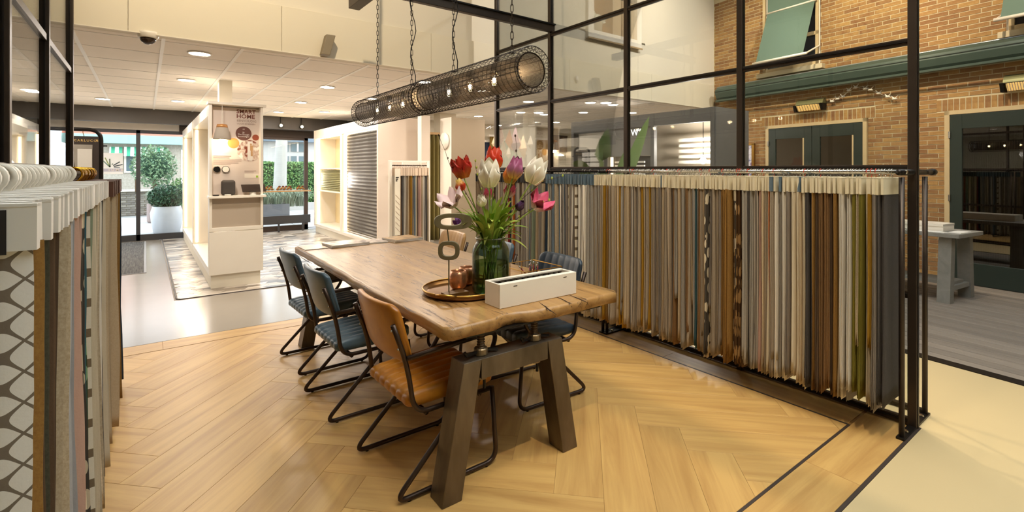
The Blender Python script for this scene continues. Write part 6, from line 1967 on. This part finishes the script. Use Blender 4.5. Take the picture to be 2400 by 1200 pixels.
for i, (nm, u, v, hpx, c) in enumerate(kc):
    Yk = KY - .35 + .08 * i
    q = on_y(u, v, Yk); k = (q.x * SA + q.y * CA) / F
    h = hpx * k / 2; w = h * .5
    t = thing('fabric_kite', '%s folded fabric kite hanging from the ceiling net' % nm, 'decoration', (q.x, Yk, q.z - h), 'fabric kites under the net')
    m = fabric('kite ' + nm, c, c, 'plain')
    mb = MB()
    T, Bt, Lf, Rt_, Fr = Vector((q.x, Yk, q.z + h)), Vector((q.x, Yk, q.z - h)), Vector((q.x - w, Yk + .02, q.z - h * .3)), Vector((q.x + w, Yk + .03, q.z - h * .35)), Vector((q.x + w * .15, Yk - w * .8, q.z - h * .2))
    n0 = 0
    mb.v = [tuple(p) for p in (T, Bt, Lf, Rt_, Fr, Vector((q.x, Yk + w * .6, q.z - h * .3)))]
    mb.f = [(0, 2, 4), (0, 4, 3), (1, 4, 2), (1, 3, 4), (0, 5, 2), (0, 3, 5), (1, 2, 5), (1, 5, 3)]
    mb.build('folded_cloth', m, t)
    fl_ = MB(); fl_.v = [tuple(p) for p in (T.lerp(Fr, .3) + Vector((0, -.012, 0)), Fr + Vector((0, -.012, 0)), Rt_.lerp(Fr, .5) + Vector((0, -.014, -.01)))]; fl_.f = [(0, 1, 2)]
    fl_.build('flap', M_offw, t, solid=.003)
    MB().tube([T - Vector((0, 0, .01)), (T.x, T.y, CEIL + .02)], .0015, 4).build('thread', M_white, t)

# ================================================================ grey pavilion behind the glass
pv2 = thing('shop_pavilion', 'grey framed showroom pavilion with blinds standing behind the glass partition', 'pavilion', (6.9, 5.3, 0))
PXv, PY0, PY1, PZ = 6.5, 3.87, 6.8, 2.42
M_pv = plain('pavilion grey', '#77736e', .5); M_pvd = plain('pavilion dark', '#5d5a57', .5)
def Q(u, v): return on_x(u, v, PXv)
ym = Q(1420, 0).y; yk = Q(1530, 0).y
MB().box(PXv, PXv + .9, PY0, PY1, PZ - .05, PZ).build('roof', M_pvd, pv2)
MB().box(PXv - .01, PXv + .05, PY0, PY1, PZ - .20, PZ).build('fascia', M_pvd, pv2, bevel=.003)
for y in (PY0 + .03, PY1 - .03, ym, yk):
    MB().box(PXv - .015, PXv + .06, y - .035, y + .035, 0, PZ).build('post', M_pvd, pv2, bevel=.003)
MB().box(PXv + .84, PXv + .9, PY0, PY1, 0, PZ).build('rear_wall', plain('pavilion wall', '#c9bba5', .7), pv2)
MB().box(PXv, PXv + .9, PY0 - .02, PY0, 0, PZ).build('side_wall', M_pv, pv2)
MB().box(PXv, PXv + .9, PY1, PY1 + .02, 0, PZ).build('side_wall', M_pv, pv2)
MB().box(PXv + .03, PXv + .05, yk, ym, 1.75, PZ - .2).build('sign_panel', M_pv, pv2)
q = Q(1476, 318); k = (q.x * SA + q.y * CA) / F
text('WE', 16 * k * 1.3, emit('sign letters', '#ffffff', 1.5), pv2, (PXv + .028, q.y, q.z), rot=(R(90), 0, R(-90)), spacing=1.2)
MB().box(PXv + .1, PXv + .13, ym + .05, PY1 - .08, 1.9, PZ - .22).build('box_cover', M_white, pv2)
for i in range(16):
    z = .3 + i * .098
    MB().box(PXv + .12, PXv + .15, ym + .1, PY1 - .15, z, z + .075).build('blind_slat', plain('pale slat', '#d9d6d2', .5), pv2)
for i in range(22):
    z = .25 + i * .066
    MB().box(PXv + .10, PXv + .13, yk + .25, ym - .12, z, z + .03).build('blind_slat', plain('pale slat', '#d9d6d2', .5), pv2)
MB().box(PXv + .2, PXv + .21, yk + .1, ym - .05, .2, 1.75).build('dark_backing', plain('dark backing', '#4b4640', .4), pv2)
MB().box(PXv + .06, PXv + .09, ym - .09, ym - .05, .1, 1.74).build('led_strip', M_led, pv2)
for i in range(5):
    MB().box(PXv + .55, PXv + .58, PY0 + .1, yk - .1, 1.62 + i * .09, 1.62 + i * .09 + .05).build('louvre', plain('louvre', '#b9b2a6', .4), pv2)
MB().ball((PXv + .4, (PY0 + yk) / 2 - .1, 1.66), .05, 12, 8).build('lamp_bulb', M_lamp, pv2)
lamp('POINT', 'pavilion_light', (PXv + .35, (PY0 + yk) / 2, 1.9), 40, SOFT, .06)
MB().tube([(PXv + .4, (PY0 + yk) / 2 - .1, 1.7), (PXv + .4, (PY0 + yk) / 2 - .1, PZ - .05)], .006, 6).build('lamp_cord', M_black, pv2)
# banana plant in front of it
bp = Vector((5.65, 4.6, 0))
pl3 = thing('banana_plant', 'potted banana plant with broad upright leaves before the grey pavilion', 'plant', tuple(bp))
MB().lathe([(.16, 0), (.2, .3), (.22, .42), (.2, .42), (.18, .36), (0, .36)], 24, bp).build('pot', M_anth, pl3, smooth=True)
M_ban = foliage_mat('banana leaf', '#8d9a55', '#6f8f5a')
def on_d(u, v, d): return Vector((0, 0, H)) + ray(u, v) * d
BDp = bp.x * SA + bp.y * CA
for (u0, v0), (u1, v1), (u2, v2), w in (((1420, 460), (1400, 380), (1425, 300), .14), ((1450, 460), (1480, 380), (1522, 272), .09), ((1400, 470), (1370, 370), (1340, 385), .10), ((1440, 470), (1450, 400), (1470, 345), .06)):
    s0 = bp + Vector((0, 0, .36))
    m1, m2, e = on_d(u0, v0, BDp), on_d(u1, v1, BDp), on_d(u2, v2, BDp)
    MB().tube([s0, s0.lerp(m1, .6), m1], .018, 6).build('stalk', plain('banana stalk', '#7d8f4a', .6), pl3, smooth=True)
    leaf_strip(MB(), m1, m2, e, w, .9).build('leaf', M_ban, pl3, smooth=True)

# ================================================================ terrace table and wall decoration
gt0 = on_z(2222, 712)
M_gt = wood('grey table', '#8b8880', '#76736c', .7, (1, 8, 8), .05)
tb_, ob_ = -(gt0 - BP).dot(BD), (gt0 - BP).dot(BN)
gt = thing('terrace_table', 'grey painted trestle table on the terrace beside the green door', 'table', tuple(gt0))
t1_, t0_ = tb_ + .12, tb_ - 1.6
o0, o1 = ob_ - .55, ob_ + .02
ztab = .80
wbox(t0_, t1_, o0 - .05, o1 + .05, ztab - .045, ztab).build('table_top', M_gt, gt, bevel=.004)
for t in (tb_ - .02, t0_ + .15):
    for oa, ob2 in ((o1 - .10, o1), (o0, o0 + .1)):
        s = 1 if oa > (o0 + o1) / 2 else -1
        MB().hexa([bw(t - .06, .012, oa + s * .05), bw(t + .06, .012, oa + s * .05), bw(t + .06, .012, ob2 + s * .05), bw(t - .06, .012, ob2 + s * .05)],
                  [bw(t - .06, ztab - .045, oa), bw(t + .06, ztab - .045, oa), bw(t + .06, ztab - .045, ob2), bw(t - .06, ztab - .045, ob2)]).build('leg', M_gt, gt, clean=True)
    wbox(t - .05, t + .05, o0, o1, .15, .20).build('stretcher', M_gt, gt)
wbox(t0_ + .1, tb_, (o0 + o1) / 2 - .15, (o0 + o1) / 2 + .2, .20, .235).build('lower_shelf', M_gt, gt)
bx_ = thing('carton', 'flat white box lying on the grey terrace table', 'box', tuple(bw(tb_ - .4, ztab, o1 - .25)))
wbox(tb_ - .75, tb_ - .08, o1 - .42, o1 - .12, ztab + .002, ztab + .085).build('carton_body', M_white, bx_, bevel=.003)
wbox(tb_ - .75, tb_ - .08, o1 - .425, o1 - .115, ztab + .06, ztab + .088).build('lid', M_white, bx_)
pps = thing('paper_stack', 'loose white sheets on the edge of the grey terrace table', 'paper', tuple(bw(tb_, ztab, o1 - .1)))
wbox(tb_ - .35, tb_ - .02, o1 - .10, o1 + .03, ztab + .001, ztab + .006).build('sheet', M_paper, pps)
wbox(tb_ - .02, tb_ + .10, o1 - .35, o1 - .06, ztab + .001, ztab + .008).build('sheet', M_paper, pps)
ps_ = thing('poster', 'bright framed portrait poster on the bricks left of the double door', 'poster', tuple(bw(on_b(1750, 360)[0], 1.4, .03)))  # panel standing in for a reflection in the glass
ta_, tb2 = on_b(1735, 0)[0], on_b(1766, 0)[0]
zp0, zp1 = 1.05, on_b(1750, 341)[1]
wbox(ta_, tb2, .02, .05, zp0, zp1).build('print', cover('poster print', '#4a55a8', '#e7e6f2', '#7a5a98'), ps_)
wbox(tb2, tb2 + .05, .02, .06, zp0, zp1 + .03).build('frame_side', M_brass, ps_)
wbox(ta_ - .03, tb2 + .05, .02, .06, zp1, zp1 + .03).build('frame_top', M_brass, ps_)
bg_ = thing('bird_garland', 'arched wire garland of little white birds on the brick wall', 'decoration', tuple(bw(on_b(2005, 230)[0], on_b(2005, 230)[1], .05)))
prev = []
for u, v in ((1950, 238), (1963, 232), (1976, 227), (1990, 212), (2006, 205), (2028, 208), (2040, 211), (2060, 219), (2081, 227), (2097, 232)):
    t, z = on_b(u, v, .06); c = bw(t, z, .06); prev.append(c)
    mb = MB().ball(c, .022, 8, 6, (1, 1.6, .7)); 
    mb.build('bird', M_white, bg_, smooth=True)
    for s in (-1, 1):
        w_ = MB(); w_.v = [tuple(c + Vector((0, -.012, .005))), tuple(c + Vector((0, .02, .005))), tuple(c + Vector((s * .02, .05 * s, .055)))]; w_.f = [(0, 1, 2)]
        w_.build('wing', M_white, bg_, solid=.004)
MB().tube([bw(on_b(1950, 238)[0], prev[0].z, .02)] + prev + [bw(on_b(2097, 232)[0], prev[-1].z, .02)], .002, 4).build('wire', M_white, bg_)

# ================================================================ ceiling and wall fittings
for u, v in ((468, 126), (437, 188), (417, 237), (70, 210), (993, 192), (870, 231), (1220, 263), (1383, 240), (1436, 245), (1635, 267), (760, 262), (1460, 283), (1275, 268)):
    p = on_z(u, v, CEIL - .004)
    if p.y > 12.4: continue
    t = thing('downlight', 'round white recessed downlight glowing in the tiled ceiling', 'lamp', tuple(p), 'downlights in the tiled ceiling')
    MB().lathe([(.098, .004), (.115, .004), (.115, -.004), (.10, -.007), (.098, .0)], 32, p).build('trim_ring', M_tbar, t, smooth=True)
    MB().lathe([(.0, .0), (.098, .0), (.098, .003), (0, .003)], 32, (p.x, p.y, p.z - .002)).build('diffuser', M_lamp, t)
    lamp('AREA', 'downlight_light', (p.x, p.y, p.z - .012), 18.5, SOFT, .18, (p.x, p.y, 0))
for x, y in ((-1.2, 7.0), (2.2, 7.6), (2.3, 9.6), (2.3, 11.5), (5.6, 7.0), (7.6, 7.6), (-.6, 11.2), (6.2, 9.6), (-3.4, 8.0), (8.6, 9.6), (4.3, 6.5)):
    t = thing('downlight', 'round white recessed downlight glowing in the tiled ceiling', 'lamp', (x, y, CEIL - .004), 'downlights in the tiled ceiling')
    MB().lathe([(.098, .004), (.115, .004), (.115, -.004), (.10, -.007), (.098, .0)], 32, (x, y, CEIL - .004)).build('trim_ring', M_tbar, t, smooth=True)
    MB().lathe([(.0, .0), (.098, .0), (.098, .003), (0, .003)], 32, (x, y, CEIL - .006)).build('diffuser', M_lamp, t)
    lamp('AREA', 'downlight_light', (x, y, CEIL - .016), 18.5, SOFT, .18, (x, y, 0))
for u, v in ((659, 294), (708, 297)):
    p = on_y(u, v, 12.45)
    t = thing('spotlight', 'small bright spotlight under the dark facade lining', 'lamp', tuple(p), 'spotlights by the street window')
    MB().ball(p, .03, 12, 8).build('bulb', emit('spot glow', '#ffe0a0', 45), t)
    MB().lathe([(.05, 0), (.04, .10), (.0, .1)], 16, (p.x, p.y + .0, p.z), 'y').build('housing', M_black, t)
    MB().tube([(p.x, p.y + .08, p.z), (p.x, p.y + .08, CEIL)], .008, 6).build('stem', M_black, t)
cm = on_z(347, 76, CEIL - .002)
dc = thing('dome_camera', 'white dome camera with dark eye under the ceiling edge', 'camera', tuple(cm))
MB().lathe([(.085, 0), (.085, -.02), (.075, -.05), (.07, -.055), (0, -.055)], 32, cm).build('housing', M_white, dc, smooth=True)
MB().ball((cm.x, cm.y, cm.z - .055), .062, 20, 10, (1, 1, .9)).build('dome', plain('smoked dome', '#3a2d26', .12), dc, smooth=True)
s0, s1 = on_y(757, 80, FASC - .1), on_y(785, 132, FASC - .1)
sp3 = thing('wall_speaker', 'slim grey loudspeaker fixed to the bulkhead panel', 'speaker', (s0.x + .1, FASC - .07, s1.z))
MB().hexa([(s0.x - .02, FASC - .13, s1.z), (s1.x - .06, FASC - .13, s1.z), (s1.x - .06, FASC - .035, s1.z), (s0.x - .02, FASC - .035, s1.z)],
          [(s0.x + .03, FASC - .13, s0.z), (s1.x - .0, FASC - .13, s0.z), (s1.x - .0, FASC - .035, s0.z), (s0.x + .03, FASC - .035, s0.z)]).build('cabinet', plain('speaker grey', '#8a7d66', .6), sp3, bevel=.006, clean=True)
MB().box(s0.x + .02, s0.x + .06, FASC - .036, FASC - .004, (s0.z + s1.z) / 2 - .03, (s0.z + s1.z) / 2 + .03).build('bracket', M_black, sp3)
pr2 = on_y(1353, 186, FASC - .03)
pir = thing('motion_sensor', 'small white motion sensor on the bulkhead wall', 'sensor', (pr2.x, FASC - .03, pr2.z))
MB().ball((pr2.x, FASC - .015, pr2.z), .045, 14, 8, (.8, .6, 1.3)).build('housing', M_white, pir, smooth=True)
MB().ball((pr2.x, FASC - .03, pr2.z - .015), .025, 12, 8, (1, .8, 1)).build('lens', M_offw, pir, smooth=True)
# hydrangea pot in the niche
hy = on_y(1418, 80, FASC - .12); k = (hy.x * SA + hy.y * CA) / F
hyp = Vector((hy.x + .03, FASC + .13, zi + .0))
lamp('POINT', 'niche_spot_light', (hy.x + .2, FASC + .35, zi + .9), 9, WARM, .05)  # added lamp without a fixture, brightens the niche
hp = thing('flower_pot', 'wicker pot of white hydrangeas in the wall niche', 'flowers', tuple(hyp))
MB().lathe([(.09, 0), (.115, .05), (.12, .17), (.11, .20), (.10, .2), (.1, .18), (0, .18)], 24, hyp).build('pot', plain('wicker', '#b0a186', .8, var=.3, sc=40), hp, smooth=True)
rg2 = random.Random(4)
for i in range(7):
    a = i * .9; c = hyp + Vector((math.cos(a) * .13 * (i > 0), math.sin(a) * .06 * (i > 0), .25 + .03 * math.sin(i * 2)))
    tag(leaves(MB(), 160, in_ball(c, .085, (1, 1, .85), .7), .022).build('bloom', foliage_mat('hydrangea', '#f0eee2', '#d9dcc9'), hp), kind='stuff')
    MB().ball(c, .065, 10, 8).build('bloom_core', plain('hydrangea core', '#e0dfcf', .8), hp)
# dried flowers on the window shelf
for i, u in enumerate((630, 658, 674, 704)):
    p = on_y(u, 443, FY - .16); p.z = zq
    t = thing('dried_flowers', 'sprig of dried brown blooms lying on the window shelf', 'flowers', tuple(p), 'dried sprigs on the window shelf')
    MB().tube([(p.x - .09, p.y, zq + .01), (p.x, p.y + .02, zq + .03), (p.x + .09, p.y, zq + .02)], .006, 5).build('stem', M_twig, t)
    for k_ in range(7):
        MB().ball((p.x - .075 + .025 * k_, p.y + .02 * math.sin(k_), zq + .035 + .03 * (k_ % 3)), .03, 8, 6, (1, 1, .8)).build('bloom', plain('dried bloom %d' % (k_ % 3), ('#8a5a2a', '#b08040', '#6b3a22')[k_ % 3], .8), t)
# track spotlights of the high hall; the last two house the added wall washers
for i, (p, tg, e, a_) in enumerate(SPOTS):
    p = Vector(p); d = (Vector(tg) - p).normalized()
    t = thing('track_spotlight', 'black track spotlight hanging from the high roof', 'lamp', tuple(p), 'track spotlights in the high hall')
    MB().tube([p - d * .20, p - d * .03], .055, 16).build('housing', M_black, t, smooth=True)
    MB().tube([p - d * .12, (p.x - d.x * .12, p.y - d.y * .12, ROOF)], .008, 6).build('stem', M_black, t)
print('samples', nR, nL, 'planks', npl)
